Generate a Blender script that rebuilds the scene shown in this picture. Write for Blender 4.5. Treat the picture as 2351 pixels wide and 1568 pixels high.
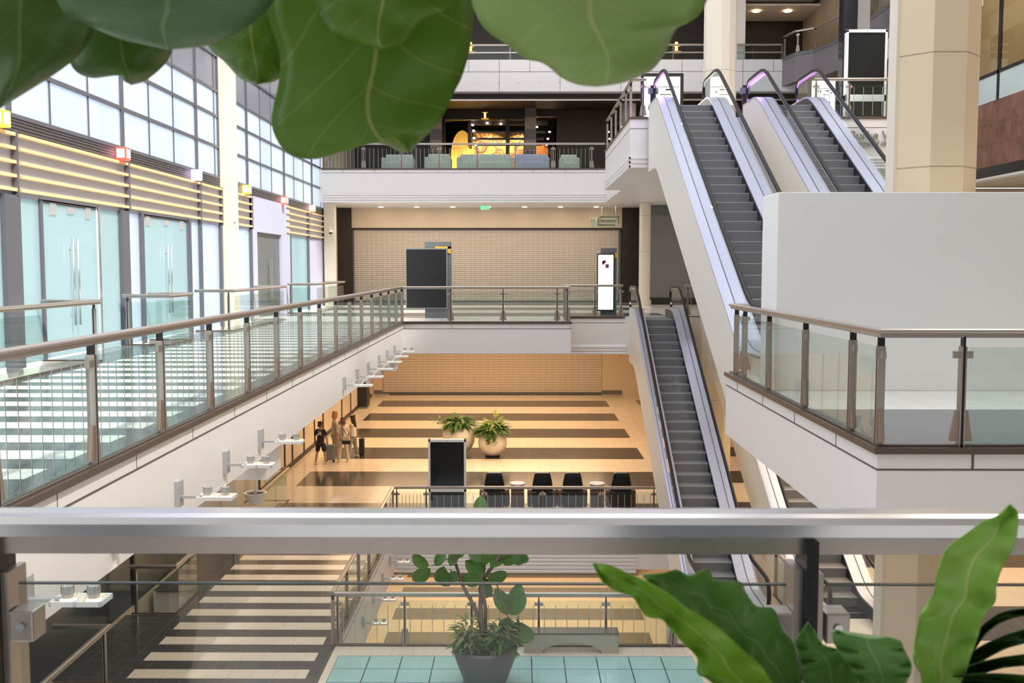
import bpy, math, random
from mathutils import Vector, Matrix
random.seed(7)
for o in list(bpy.data.objects): bpy.data.objects.remove(o)
S = bpy.context.scene
COL = S.collection
R = math.radians
# ------------------------------------------------------------------ camera
FPX, CX, CY, EYE = 2270.0, 1175.5, 784.0, 1.61
PITCH = math.atan(169/FPX); YAW = math.atan(14.5/FPX*math.cos(PITCH))
cam = bpy.data.cameras.new('camera'); co = bpy.data.objects.new('camera', cam); COL.objects.link(co)
cam.sensor_width = 36; cam.lens = 36*FPX/2351; cam.clip_start = .05; cam.clip_end = 400
co.location = (0, 0, EYE); co.rotation_euler = (math.pi/2-PITCH, 0, YAW)
cam.dof.use_dof = True; cam.dof.focus_distance = 18; cam.dof.aperture_fstop = 9
S.camera = co
# ------------------------------------------------------------------ world and light
w = bpy.data.worlds.new('world'); S.world = w; w.use_nodes = True
wn = w.node_tree; bg = wn.nodes['Background']
bg.inputs[0].default_value = (.93, .96, 1, 1); bg.inputs[1].default_value = 1.6
S.view_settings.view_transform = 'Standard'; S.view_settings.look = 'None'
S.view_settings.gamma = 1; S.view_settings.use_curve_mapping = False
S.view_settings.exposure = .54
sl = bpy.data.lights.new('sun', 'SUN'); sl.energy = 5.0; sl.angle = R(6); sl.color = (1, .95, .86)
so = bpy.data.objects.new('sun', sl); COL.objects.link(so)
so.rotation_euler = Vector((.47, -.35, .81)).to_track_quat('Z', 'Y').to_euler()
def area(name, loc, sx, sy, e, col, rot=(0, 0, 0)):
    l = bpy.data.lights.new(name, 'AREA'); l.shape = 'RECTANGLE'; l.size = sx; l.size_y = sy
    l.energy = e; l.color = col
    o = bpy.data.objects.new(name, l); COL.objects.link(o); o.location = loc; o.rotation_euler = rot
    return o
WARM = (1, .66, .36)
area('ceiling_or_fill_light', (-1.5, 50, -1.3), 12, 8, 520, WARM)
area('ceiling_or_fill_light', (-1.5, 40.5, -1.3), 12, 8, 600, WARM)
area('ceiling_or_fill_light', (-.5, 34.2, -1.3), 5, 2.4, 260, (1, .74, .48))
area('ceiling_or_fill_light', (9, 25, -1.15), 5, 14, 520, (1, .72, .44))
area('ceiling_or_fill_light', (-5.6, 20, -1.1), 3, 14, 170, (1, .86, .7))  # added fill light without a fixture, lifts the lower left walkway floor
area('ceiling_or_fill_light', (0, 36, -7.3), 12, 8, 560, (1, .70, .42))
area('ceiling_or_fill_light', (-1.5, 43.2, 4.25), 12, 1.6, 170, (1, .80, .58))
area('ceiling_or_fill_light', (10, 36, 4.25), 5, 8, 130, (1, .85, .68))
area('ceiling_or_fill_light', (2, 44.5, 15), 14, 3, 260, (1, .86, .7))
area('ceiling_or_fill_light', (10.5, 20, 13), 6, 10, 500, (1, .95, .88))
# ------------------------------------------------------------------ material helpers
MC = {}
def mat(name, col, rough=.5, metal=0., spec=.5, noise=0., nscale=20., bump=0., emit=0., ecol=None):
    if name in MC: return MC[name]
    m = bpy.data.materials.new(name); m.use_nodes = True; MC[name] = m
    nt = m.node_tree; b = nt.nodes['Principled BSDF']
    b.inputs['Base Color'].default_value = (*col, 1); b.inputs['Roughness'].default_value = rough
    b.inputs['Metallic'].default_value = metal; b.inputs['Specular IOR Level'].default_value = spec
    if emit:
        b.inputs['Emission Color'].default_value = (*(ecol or col), 1); b.inputs['Emission Strength'].default_value = emit
    if noise or bump:
        tc = nt.nodes.new('ShaderNodeTexCoord'); n = nt.nodes.new('ShaderNodeTexNoise')
        n.inputs['Scale'].default_value = nscale; n.inputs['Detail'].default_value = 6
        nt.links.new(tc.outputs['Object'], n.inputs['Vector'])
        if noise:
            mx = nt.nodes.new('ShaderNodeMix'); mx.data_type = 'RGBA'
            mx.inputs[6].default_value = (*[c*(1-noise) for c in col], 1)
            mx.inputs[7].default_value = (*[min(1, c*(1+noise)) for c in col], 1)
            nt.links.new(n.outputs[0], mx.inputs[0]); nt.links.new(mx.outputs[2], b.inputs['Base Color'])
        if bump:
            bp = nt.nodes.new('ShaderNodeBump'); bp.inputs['Strength'].default_value = bump; bp.inputs['Distance'].default_value = .01
            nt.links.new(n.outputs[0], bp.inputs['Height']); nt.links.new(bp.outputs[0], b.inputs['Normal'])
    return m
class NT:
    def __init__(s, m):
        s.nt = m.node_tree; s.n = s.nt.nodes; s.l = s.nt.links
        g = s.n.new('ShaderNodeNewGeometry'); sp = s.n.new('ShaderNodeSeparateXYZ'); s.l.new(g.outputs['Position'], sp.inputs[0])
        s.pos = g.outputs['Position']; s.x, s.y, s.z = sp.outputs
    def m(s, op, *a):
        n = s.n.new('ShaderNodeMath'); n.operation = op
        for i, v in enumerate(a):
            if isinstance(v, (int, float)): n.inputs[i].default_value = v
            else: s.l.new(v, n.inputs[i])
        return n.outputs[0]
    def AND(s, *a):
        r = a[0]
        for b in a[1:]: r = s.m('MULTIPLY', r, b)
        return r
    def rng(s, v, a, b): return s.AND(s.m('GREATER_THAN', v, a), s.m('LESS_THAN', v, b))
    def per(s, v, off, p, wdt):   # 1 where ((v-off) mod p) < wdt
        return s.m('LESS_THAN', s.m('FLOORED_MODULO', s.m('SUBTRACT', v, off), p), wdt)
    def mix(s, f, a, b):
        n = s.n.new('ShaderNodeMix'); n.data_type = 'RGBA'
        if isinstance(f, (int, float)): n.inputs[0].default_value = f
        else: s.l.new(f, n.inputs[0])
        for i, v in ((6, a), (7, b)):
            if isinstance(v, tuple): n.inputs[i].default_value = (*v, 1)
            else: s.l.new(v, n.inputs[i])
        return n.outputs[2]
    def noise(s, sc, d=4):
        n = s.n.new('ShaderNodeTexNoise'); n.inputs['Scale'].default_value = sc; n.inputs['Detail'].default_value = d
        s.l.new(s.pos, n.inputs['Vector']); return n.outputs[0]
def floor_mat(name, kind, light, dark, rough=.12):
    m = bpy.data.materials.new(name); m.use_nodes = True; t = NT(m); b = t.n['Principled BSDF']
    nar = None
    if kind == 'L2':
        nar = t.AND(t.rng(t.x, -7.02, -3.78), t.m('LESS_THAN', t.y, 29.6), t.m('SUBTRACT', 1, t.per(t.y, .23, .8, .39)))
        bord = t.AND(t.m('LESS_THAN', t.x, -3.2), t.m('SUBTRACT', 1, t.rng(t.x, -7.02, -3.78)), t.m('LESS_THAN', t.y, 29.6))
        far = t.AND(t.m('GREATER_THAN', t.y, 32.5), t.m('LESS_THAN', t.x, 5), t.per(t.y, 33.0, 4.8, 2.4))
        rt = t.AND(t.m('GREATER_THAN', t.x, 3), t.m('LESS_THAN', t.y, 11.22))
        d = t.m('MAXIMUM', t.m('MAXIMUM', nar, bord), t.m('MAXIMUM', far, rt)); tx, ty = .4, .4; ox, oy = 0, .07
    elif kind == 'L1':
        inn = t.AND(t.rng(t.x, -7.02, -3.81), t.m('LESS_THAN', t.y, 28))
        nar = t.AND(inn, t.m('SUBTRACT', 1, t.per(t.y, .37, .8, .4)))
        bord = t.AND(t.m('LESS_THAN', t.x, -3.55), t.m('SUBTRACT', 1, inn), t.m('LESS_THAN', t.y, 28))
        far = t.AND(t.m('GREATER_THAN', t.y, 28), t.rng(t.x, -7.5, 4.85), t.per(t.y, 32.8, 4.78, 2.4))
        rt = t.AND(t.m('GREATER_THAN', t.x, 6.5), t.per(t.y, 33.4, 4.78, 2.0))
        d = t.m('MAXIMUM', t.m('MAXIMUM', nar, bord), t.m('MAXIMUM', far, rt)); tx, ty = .4, .4; ox, oy = -.02, 0
    else:
        d = t.AND(t.rng(t.x, -4.7, 4.7), t.per(t.y, 30.9, 2.5, 1.24)); tx, ty = .4, .4; ox, oy = 0, 0
    sp = t.noise(260, 2); big = t.noise(1.6, 3)
    cl = t.mix(big, tuple(c*.94 for c in light), tuple(min(1, c*1.05) for c in light))
    cd = t.mix(t.m('GREATER_THAN', sp, .62), dark, tuple(min(1, c*2.2+.03) for c in dark))
    c = t.mix(d, cl, cd)
    gx = t.per(t.x, ox, tx, .008); gy = t.per(t.y, oy, ty, .008)
    g = t.m('MULTIPLY', t.m('MAXIMUM', gx, gy), .55)
    c = t.mix(g, c, tuple(x*.35 for x in light))
    t.l.new(c, b.inputs['Base Color']); b.inputs['Roughness'].default_value = rough
    b.inputs['Specular IOR Level'].default_value = .36; rr = t.m('ADD', rough, t.m('MULTIPLY', big, .08)); t.l.new(rr, b.inputs['Roughness'])
    return m
M_F2 = floor_mat('tile_upper', 'L2', (.86, .84, .80), (.10, .115, .12))
M_F1 = floor_mat('tile_middle', 'L1', (.74, .65, .55), (.045, .045, .05))
M_F0 = floor_mat('tile_lower', 'L0', (.72, .62, .5), (.2, .17, .14))
M_WHITE = mat('white_fascia', (.86, .83, .82), .42, noise=.02, nscale=3)
M_BOX = mat('white_board', (.88, .875, .86), .7, noise=.015, nscale=2)
M_BEIGE = mat('beige_plaster', (.66, .55, .42), .6, noise=.04, nscale=120, bump=.05)
M_TAN = mat('tan_column', (.76, .61, .41), .55, noise=.06, nscale=160, bump=.05)
M_TANL = mat('light_column_trim', (.80, .72, .60), .5, noise=.03, nscale=60)
M_NOSE = mat('brown_nosing', (.13, .095, .08), .35, metal=.3, noise=.1)
M_GROOVE = mat('dark_groove', (.12, .10, .10), .7)
M_METAL = mat('brushed_rail', (.50, .45, .41), .32, metal=.85, noise=.05, nscale=40)
M_STEEL = mat('bright_steel', (.74, .74, .75), .25, metal=.9, noise=.03)
M_LAV = mat('satin_steel', (.60, .61, .78), .3, metal=.55, noise=.03)
M_BLACK = mat('black_metal', (.012, .012, .014), .35, noise=.1)
M_RUB = mat('handrail_rubber', (.012, .012, .015), .5, spec=.3, noise=.05)
M_DK = mat('dark_brown_stone', (.022, .014, .010), .5, noise=.2, nscale=30)
M_DK2 = mat('dark_brown_wall', (.035, .018, .010), .55, noise=.25, nscale=5)
M_FRAME = mat('dark_window_frame', (.15, .15, .18), .4, metal=.3, noise=.05)
M_LPANEL = mat('lavender_panel', (.46, .48, .62), .55, noise=.03, nscale=4)
M_WOOD = mat('maple_slat', (.76, .56, .31), .5, noise=.12, nscale=9)
M_GREY = mat('grey_wall', (.20, .20, .215), .6, noise=.05)
M_DGREY = mat('dark_grey_panel', (.13, .14, .15), .4, noise=.08)
M_CORR = mat('corrugated_band', (.12, .115, .12), .5, metal=.3, noise=.05)
M_STONE = mat('red_stone', (.24, .115, .08), .5, noise=.85, nscale=2.6, bump=.1)
M_SCREEN = mat('black_screen', (.012, .014, .015), .12, spec=.25, noise=.1)
M_LAMP = mat('lamp_aluminium', (.55, .56, .58), .4, metal=.4, noise=.04)
def glass(name, tint, ior=1.45, rough=.01, k=1.0):
    if name in MC: return MC[name]
    m = bpy.data.materials.new(name); m.use_nodes = True; MC[name] = m; nt = m.node_tree
    for n in list(nt.nodes):
        if n.type == 'BSDF_PRINCIPLED': nt.nodes.remove(n)
    out = nt.nodes['Material Output']; tr = nt.nodes.new('ShaderNodeBsdfTransparent'); gl = nt.nodes.new('ShaderNodeBsdfGlossy')
    tr.inputs[0].default_value = (*tint, 1); gl.inputs['Roughness'].default_value = rough
    fr = nt.nodes.new('ShaderNodeFresnel'); fr.inputs[0].default_value = ior
    ma = nt.nodes.new('ShaderNodeMath'); ma.operation = 'MULTIPLY'; ma.inputs[1].default_value = k
    mx = nt.nodes.new('ShaderNodeMixShader'); ge = nt.nodes.new('ShaderNodeNewGeometry'); inv = nt.nodes.new('ShaderNodeMath'); inv.operation = 'SUBTRACT'; inv.inputs[0].default_value = 1; nt.links.new(ge.outputs['Backfacing'], inv.inputs[1])
    mb = nt.nodes.new('ShaderNodeMath'); mb.operation = 'MULTIPLY'; nt.links.new(ma.outputs[0], mb.inputs[0]); nt.links.new(inv.outputs[0], mb.inputs[1])
    nt.links.new(fr.outputs[0], ma.inputs[0]); nt.links.new(mb.outputs[0], mx.inputs[0])
    nt.links.new(tr.outputs[0], mx.inputs[1]); nt.links.new(gl.outputs[0], mx.inputs[2]); nt.links.new(mx.outputs[0], out.inputs[0])
    return m
M_GLASS = glass('rail_glass', (.87, .92, .90))
M_GEDGE = mat('glass_edge', (.05, .07, .065), .2)
def frosted(name, col, tcol, k):
    m = bpy.data.materials.new(name); m.use_nodes = True; MC[name] = m; nt = m.node_tree
    b = nt.nodes['Principled BSDF']; b.inputs['Base Color'].default_value = (*col, 1); b.inputs['Roughness'].default_value = .12
    out = nt.nodes['Material Output']; tl = nt.nodes.new('ShaderNodeBsdfTranslucent'); tl.inputs[0].default_value = (*tcol, 1)
    tr = nt.nodes.new('ShaderNodeBsdfTransparent'); tr.inputs[0].default_value = (*tcol, 1)
    m1 = nt.nodes.new('ShaderNodeMixShader'); m1.inputs[0].default_value = .3
    m2 = nt.nodes.new('ShaderNodeMixShader'); m2.inputs[0].default_value = k
    nt.links.new(tl.outputs[0], m1.inputs[1]); nt.links.new(tr.outputs[0], m1.inputs[2])
    nt.links.new(m1.outputs[0], m2.inputs[1]); nt.links.new(b.outputs[0], m2.inputs[2]); nt.links.new(m2.outputs[0], out.inputs[0])
    return m
M_FROST = frosted('frosted_pane', (.7, .75, .78), (.80, .85, .90), .1)
M_TEAL = frosted('teal_door_glass', (.60, .70, .70), (.62, .74, .75), .22)
M_GPANE = frosted('grey_pane', (.4, .41, .45), (.42, .43, .47), .4)
# ------------------------------------------------------------------ mesh helpers
class MB:
    def __init__(s): s.v = []; s.f = []; s.mi = []; s.cur = 0; s.uv = {}
    def add(s, vs, fs, mi=None):
        o = len(s.v); s.v += [tuple(v) for v in vs]
        for f in fs: s.f.append([i+o for i in f]); s.mi.append(s.cur if mi is None else mi)
        return s
    def box(s, x0, x1, y0, y1, z0, z1, top=None, mi=None):
        vs = [(x0, y0, z0), (x1, y0, z0), (x1, y1, z0), (x0, y1, z0), (x0, y0, z1), (x1, y0, z1), (x1, y1, z1), (x0, y1, z1)]
        s.add(vs, [(0, 3, 2, 1), (0, 1, 5, 4), (1, 2, 6, 5), (2, 3, 7, 6), (3, 0, 4, 7)], mi)
        o = len(s.v)-8; s.f.append([o+4, o+5, o+6, o+7]); s.mi.append(top if top is not None else (s.cur if mi is None else mi)); return s
    def obox(s, o, d, n, a0, a1, b0, b1, z0, z1, ta=0, mi=None):   # o xy, d along, n normal; ta: top inset
        def P(a, b, z): return (o[0]+d[0]*a+n[0]*b, o[1]+d[1]*a+n[1]*b, z)
        vs = [P(a0, b0, z0), P(a1, b0, z0), P(a1, b1, z0), P(a0, b1, z0), P(a0, b0, z1), P(a1-ta, b0, z1), P(a1-ta, b1, z1), P(a0, b1, z1)]
        if ta < 0: vs[4] = P(a0-ta, b0, z1); vs[7] = P(a0-ta, b1, z1); vs[5] = P(a1, b0, z1); vs[6] = P(a1, b1, z1)
        return s.add(vs, [(0, 3, 2, 1), (0, 1, 5, 4), (1, 2, 6, 5), (2, 3, 7, 6), (3, 0, 4, 7), (4, 5, 6, 7)], mi)
    def prismx(s, yz, x0, x1, mi=None):     # polygon in YZ extruded along X
        n = len(yz); vs = [(x0, y, z) for y, z in yz]+[(x1, y, z) for y, z in yz]
        return s.add(vs, [list(range(n))[::-1], list(range(n, 2*n))]+[(i, (i+1) % n, n+(i+1) % n, n+i) for i in range(n)], mi)
    def stripx(s, up, lo, x0, x1, mi=None):  # band between two polylines in YZ, extruded along X
        n = len(up); vs = []
        for x in (x0, x1):
            vs += [(x, y, z) for y, z in up]+[(x, y, z) for y, z in lo]
        m = 2*n; fs = []
        for i in range(n-1):
            fs += [(i, i+1, n+i+1, n+i), (m+i+1, m+i, m+n+i, m+n+i+1), (i+1, i, m+i, m+i+1), (n+i, n+i+1, m+n+i+1, m+n+i)]
        fs += [(0, n, m+n, m), (n-1, m+n-1, m+2*n-1, 2*n-1)]
        return s.add(vs, fs, mi)
    def tube(s, path, r, n=8, flat=1.0, mi=None, caps=True):
        path = [Vector(p) for p in path]; rr = r if isinstance(r, (list, tuple)) else [r]*len(path)
        rings = []; prev = None
        for i, p in enumerate(path):
            t = (path[min(i+1, len(path)-1)]-path[max(i-1, 0)]).normalized()
            a = Vector((1, 0, 0)) if abs(t.x) < .7 else Vector((0, 0, 1))
            if prev is not None: a = prev
            b = t.cross(a)
            if b.length < 1e-6: b = t.orthogonal()
            b.normalize(); a = b.cross(t).normalized(); prev = a
            rings.append([p+(a*math.cos(k*2*math.pi/n)+b*math.sin(k*2*math.pi/n)*flat)*rr[i] for k in range(n)])
        vs = [v for ring in rings for v in ring]; fs = []
        for i in range(len(path)-1):
            for k in range(n): fs.append((i*n+k, i*n+(k+1) % n, (i+1)*n+(k+1) % n, (i+1)*n+k))
        if caps: fs += [list(range(n))[::-1], list(range((len(path)-1)*n, len(path)*n))]
        return s.add(vs, fs, mi)
    def lathe(s, prof, c=(0, 0, 0), n=24, mi=None):
        vs = []; fs = []
        for r, z in prof:
            for k in range(n): vs.append((c[0]+r*math.cos(2*math.pi*k/n), c[1]+r*math.sin(2*math.pi*k/n), c[2]+z))
        for i in range(len(prof)-1):
            for k in range(n): fs.append((i*n+k, i*n+(k+1) % n, (i+1)*n+(k+1) % n, (i+1)*n+k))
        return s.add(vs, fs, mi)
    def cyl(s, x, y, z0, z1, r, n=16, mi=None): return s.lathe([(.0001, z0), (r, z0), (r, z1), (.0001, z1)], (x, y, 0), n, mi)
    def sweep(s, prof, path, closed=False, mi=None):   # horizontal path of (x,y,z); prof (offset,dz)
        P = [Vector(p) for p in path]; n = len(prof); rings = []
        for i, p in enumerate(P):
            d1 = (P[i]-P[i-1]) if i > 0 else (P[1]-P[0]); d2 = (P[i+1]-P[i]) if i < len(P)-1 else d1
            d1 = Vector((d1.x, d1.y)).normalized(); d2 = Vector((d2.x, d2.y)).normalized()
            n1 = Vector((-d1.y, d1.x)); n2 = Vector((-d2.y, d2.x)); nm = (n1+n2).normalized(); k = 1/max(.3, nm.dot(n1))
            rings.append([(p.x+nm.x*o*k, p.y+nm.y*o*k, p.z+z) for o, z in prof])
        vs = [v for r_ in rings for v in r_]; fs = []
        for i in range(len(P)-1):
            for k in range(n): fs.append((i*n+k, (i+1)*n+k, (i+1)*n+(k+1) % n, i*n+(k+1) % n))
        fs += [list(range(n)), list(range((len(P)-1)*n, len(P)*n))[::-1]]
        return s.add(vs, fs, mi)
    def build(s, name, mats, parent=None, smooth=False, loc=None):
        me = bpy.data.meshes.new(name); me.from_pydata(s.v, [], s.f); me.validate(clean_customdata=False)
        if not isinstance(mats, (list, tuple)): mats = [mats]
        for m in mats: me.materials.append(m)
        if len(me.polygons) == len(s.mi):
            for p, k in zip(me.polygons, s.mi): p.material_index = k
        if smooth:
            for p in me.polygons: p.use_smooth = True
        me.update()
        import bmesh
        bm = bmesh.new(); bm.from_mesh(me); bmesh.ops.recalc_face_normals(bm, faces=bm.faces); bm.to_mesh(me); bm.free()
        o = bpy.data.objects.new(name, me); COL.objects.link(o)
        if parent is not None:
            o.parent = parent; o.matrix_parent_inverse = PW(parent).inverted()
        if loc: o.location = loc
        return o
def PW(p):
    m = p.matrix_basis.copy()
    while p.parent: m = p.parent.matrix_basis @ m if False else (p.parent.matrix_basis @ p.matrix_parent_inverse @ m if False else m); p = p.parent
    return m if m else Matrix()
WORLD = {}
def _pw(p):
    return p.matrix_basis.copy() if p.parent is None else _pw(p.parent) @ p.matrix_parent_inverse @ p.matrix_basis
PW = _pw
def bev(o, wd=.01, seg=2):
    m = o.modifiers.new('Bevel', 'BEVEL'); m.width = wd; m.segments = seg; m.limit_method = 'ANGLE'; return o
def thing(name, label, cat, loc=(0, 0, 0), group=None):
    o = bpy.data.objects.new(name, None); COL.objects.link(o); o.location = loc; o.empty_display_size = .2
    o['label'] = label; o['category'] = cat
    if group: o['group'] = group
    return o
def tag(o, label, cat, group=None):
    o['label'] = label; o['category'] = cat
    if group: o['group'] = group
    return o
def st(o): o['kind'] = 'structure'; return o
def inst(src, parent, loc=None, mw=None, name=None):
    c = src.copy(); COL.objects.link(c)
    c.parent = parent
    if parent is not None: c.matrix_parent_inverse = PW(parent).inverted()
    if loc: c.location = loc
    return c
def dup(root, loc, label=None, rotz=None):
    r = root.copy(); COL.objects.link(r); r.location = loc
    if rotz is not None: r.rotation_euler = (0, 0, rotz)
    if label: r['label'] = label
    for ch in list(root.children):
        mi = ch.matrix_parent_inverse.copy(); c = ch.copy(); COL.objects.link(c); c.parent = r; c.matrix_parent_inverse = mi
        for g in list(ch.children):
            mi = g.matrix_parent_inverse.copy(); d = g.copy(); COL.objects.link(d); d.parent = c; d.matrix_parent_inverse = mi
    return r
def text(body, size, m, loc, parent=None, name='lettering', ext=.006, rot=(math.pi/2, 0, 0), align='LEFT', shear=0, sx=1):
    c = bpy.data.curves.new('t', 'FONT'); c.body = body; c.size = size; c.extrude = ext; c.align_x = align; c.shear = shear
    t = bpy.data.objects.new('t', c); COL.objects.link(t)
    me = bpy.data.meshes.new_from_object(t.evaluated_get(bpy.context.evaluated_depsgraph_get()))
    bpy.data.objects.remove(t); me.materials.clear(); me.materials.append(m)
    me.transform(Matrix.LocRotScale(Vector(loc), __import__('mathutils').Euler(rot), Vector((sx, 1, 1))))
    o = bpy.data.objects.new(name, me); COL.objects.link(o)
    if parent is not None: o.parent = parent; o.matrix_parent_inverse = PW(parent).inverted()
    return o
def ray(x, y):
    a = (x-CX)/FPX; b = -(y-CY)/FPX
    fy = math.cos(PITCH)+b*math.sin(PITCH); fz = -math.sin(PITCH)+b*math.cos(PITCH)
    return Vector((a*math.cos(YAW)-fy*math.sin(YAW), a*math.sin(YAW)+fy*math.cos(YAW), fz))
def U(x, y, d):
    r = ray(x, y); return Vector((0, 0, EYE))+r*(d/r.y)
L1, L0, L3 = -5.72, -11.44, 5.72
# ================================================================== SETTING
SW = [M_WHITE]
def slab(rects, ztop, th, fm, name='floor'):
    b = MB()
    for x0, x1, y0, y1 in rects: b.box(x0, x1, y0, y1, ztop-th, ztop, top=1)
    return st(b.build(name, [M_WHITE, fm]))
slab([(-7.2, -3.42, 2.3, 29.26), (-7.2, 1.56, 29.26, 32.42), (-7.2, 14.8, 32.42, 46.2),
      (-8.3, -7.2, 17.0, 20.4), (-8.3, -7.2, 21.95, 25.0), (-8.3, -7.2, 30.75, 35.1), (-8.3, -7.2, 41, 46.2)], 0, .93, M_F2)
slab([(3.21, 14.8, 8.76, 15.2), (5.5, 5.9, 15.2, 16), (8.05, 14.8, 15.2, 32.42)], 0, .95, M_F2)
slab([(-8.3, 14.8, -3, 2.3)], 0, .95, M_F2)
slab([(-7.2, -3.55, 3, 57.3), (-3.55, 14.8, 3, 15.7), (-3.55, -3.5, 15.7, 18.8), (3.4, 14.8, 15.7, 18.8), (3.4, 5.5, 18.8, 22.2), (5.5, 14.8, 18.8, 20.2), (6.2, 14.8, 20.2, 57.3),
      (-3.55, 6.2, 28.0, 57.3), (-8.3, -7.2, 17.0, 20.4), (-8.3, -7.2, 21.95, 25.0), (-8.4, -7.2, 28, 57.3)], L1, 1.35, M_F1)
slab([(-3.5, -3.41, 15.7, 18.8), (3.29, 3.4, 15.7, 18.8), (-3.41, 3.29, 18.24, 18.8)], L1, 1.35, M_F1)
slab([(-9, 14.8, 3, 42)], L0, .4, M_F0)
slab([(-8.3, 3.64, 41.5, 47.5), (-8.3, 14.8, 47.5, 60), (3.64, 12.4, 35.3, 47.5), (12.4, 14.8, 34, 47.5), (3.07, 12.4, 27.5, 35.3)], L3, 1.37, M_F2)
# edge nosings and grooves (trim)
trn = [0]
def trim(b, m):
    trn[0] += 1; return st(b.build('trim_%d' % trn[0], m))
def edge(path, z, gz=-.19, joints=None, side=1):
    trim(MB().sweep([(0, .012), (.035*side, .012), (.035*side, -.045), (0, -.045)], [(x, y, z) for x, y in path]), M_NOSE)
    if gz: trim(MB().sweep([(-.01*side, .008), (.004*side, .008), (.004*side, -.008), (-.01*side, -.008)], [(x, y, z+gz) for x, y in path]), M_GROOVE)
edge([(-3.42, 2.3), (-3.42, 29.26), (1.56, 29.26), (1.56, 32.42), (3.5, 32.42)], 0, side=-1)
edge([(3.21, 15.2), (3.21, 8.76), (14.8, 8.76)], 0, side=-1)
edge([(-8.2, 41.5), (3.64, 41.5)], L3, -.17, side=-1)
edge([(3.07, 35.3), (3.07, 27.5), (3.55, 27.5)], L3, -.3, side=-1)
edge([(8.05, 27.5), (12.4, 27.5), (12.4, 34)], L3, -.28, side=-1)
edge([(-3.55, 28), (-3.55, 18.8), (3.4, 18.8)], L1, -.25, side=1)
edge([(3.4, 28), (-3.55, 28)], L1, -.25, side=1)
b = MB()
for k in range(16): b.box(-3.425, -3.416, 7.2+1.53*k, 7.206+1.53*k, -.19, -.04)
for k in range(3): b.box(-3.42+1.45+1.75*k, -3.414+1.45+1.75*k, 29.25, 29.262, -.19, -.04)
for y in (9.9, 11.4, 12.9, 14.4): b.box(3.204, 3.215, y, y+.006, -.19, -.04)
for x in (4.05, 5.7): b.box(x, x+.02, 8.754, 8.765, -.19, -.04)
for k in range(9): b.box(-7.3+k*1.32, -7.29+k*1.32, 41.49, 41.51, L3-.17, L3-.04)
trim(b, M_GROOVE)
# ribbed lower bands
def ribs(x0, x1, y, z0, n=5, h=.1, m=M_WHITE):
    b = MB()
    for k in range(n):
        z = z0+k*h; b.prismx([(y-.05, z), (y+.02, z), (y+.02, z+h), (y-.005, z+h), (y-.05, z+h*.55)], x0, x1)
    return trim(b, m)
ribs(-8.2, 3.64, 41.5, 4.33, 4, .1); ribs(1.6, 3.55, 32.42, -1.21, 3, .1); ribs(-3.5, 3.4, 28.02, L1-1.45, 6, .11)
st(MB().box(1.56, 14.8, 32.43, 46.2, -1.23, -.9).box(-8.4, 14.8, 46.2, 57.5, -1.25, -.9).box(-8.4, 1.56, 33.5, 46.2, -1.25, -.9).build('ceiling', M_WHITE))
ribs(8.05, 12.4, 27.5, 4.33, 4, .08)
b = MB()
for k in range(3): b.box(3.04-.0, 3.08, 27.46, 35.3, 4.36+k*.12, 4.41+k*.12)
for k in range(3): b.box(3.04, 3.55, 27.46, 27.5, 4.36+k*.12, 4.41+k*.12)
trim(b, M_WHITE)
# bulkheads below the left walkway
st(MB().box(-8.2, -3.6, 13.95, 14.8, -1.42, -.93).box(-8.2, -3.6, 28.6, 29.5, -1.4, -.93).build('ceiling', M_WHITE))
# glass block floor panel
M_GB = mat('aqua_floor_glass', (.36, .60, .60), .12, noise=.12, nscale=1.4)
b = MB(); b2 = MB()
for i in range(11):
    for j in range(4):
        x = -3.41+.61*i; y = 18.24-.607*(j+1); b.box(x+.012, x+.598, y+.012, y+.595, L1-.06, L1-.005)
b2.box(-3.41, 3.3, 15.8, 18.24, L1-.1, L1-.05)
gp = thing('glass_floor', 'aqua translucent glass block floor panel in front of the bench', 'floor panel', (0, 17, L1))
b.build('glass_tile', M_GB, gp); b2.build('frame', M_DGREY, gp)
# left wall (solid, lower level)
st(MB().box(-8.75, -8.4, 3, 57.4, L0, L1).build('wall_left', M_BEIGE))
st(MB().box(-8.75, -8.4, 3, 25, L1, -.93).build('wall_left', mat('lower_shop_glass', (.05, .055, .065), .15, spec=.4, noise=.1)))
b = MB().box(-8.75, -8.4, 25, 57.4, L1, -.93)
st(b.build('wall_left', mat('lower_wall_panel', (.62, .55, .48), .45, noise=.05, nscale=2)))
b = MB()
for y in (28, 31.5, 35.0, 36.2, 38.2, 40.2, 42, 46.5, 49): b.box(-8.4, -8.37, y, y+.14, L1, -2)
b.box(-8.4, -8.36, 28, 56, L1, L1+.16)
for y in (10, 13, 15.5, 21, 24.6): b.box(-8.4, -8.36, y, y+.12, L1, -1.3)
trim(b, M_DK)
b = MB()
for y0, y1 in ((38.4, 40.1), (42.3, 44.5), (46.8, 48.8)): b.box(-8.41, -8.385, y0, y1, L1+.25, -2)
trim(b, mat('beige_shop_panel', (.6, .53, .4), .3, noise=.05))
st(MB().box(-8.75, -8.3, 42.6, 60, 4.3, 16).box(-8.75, -8.3, 42.6, 46, -.9, 4.3).build('wall_left', M_BEIGE))
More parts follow.
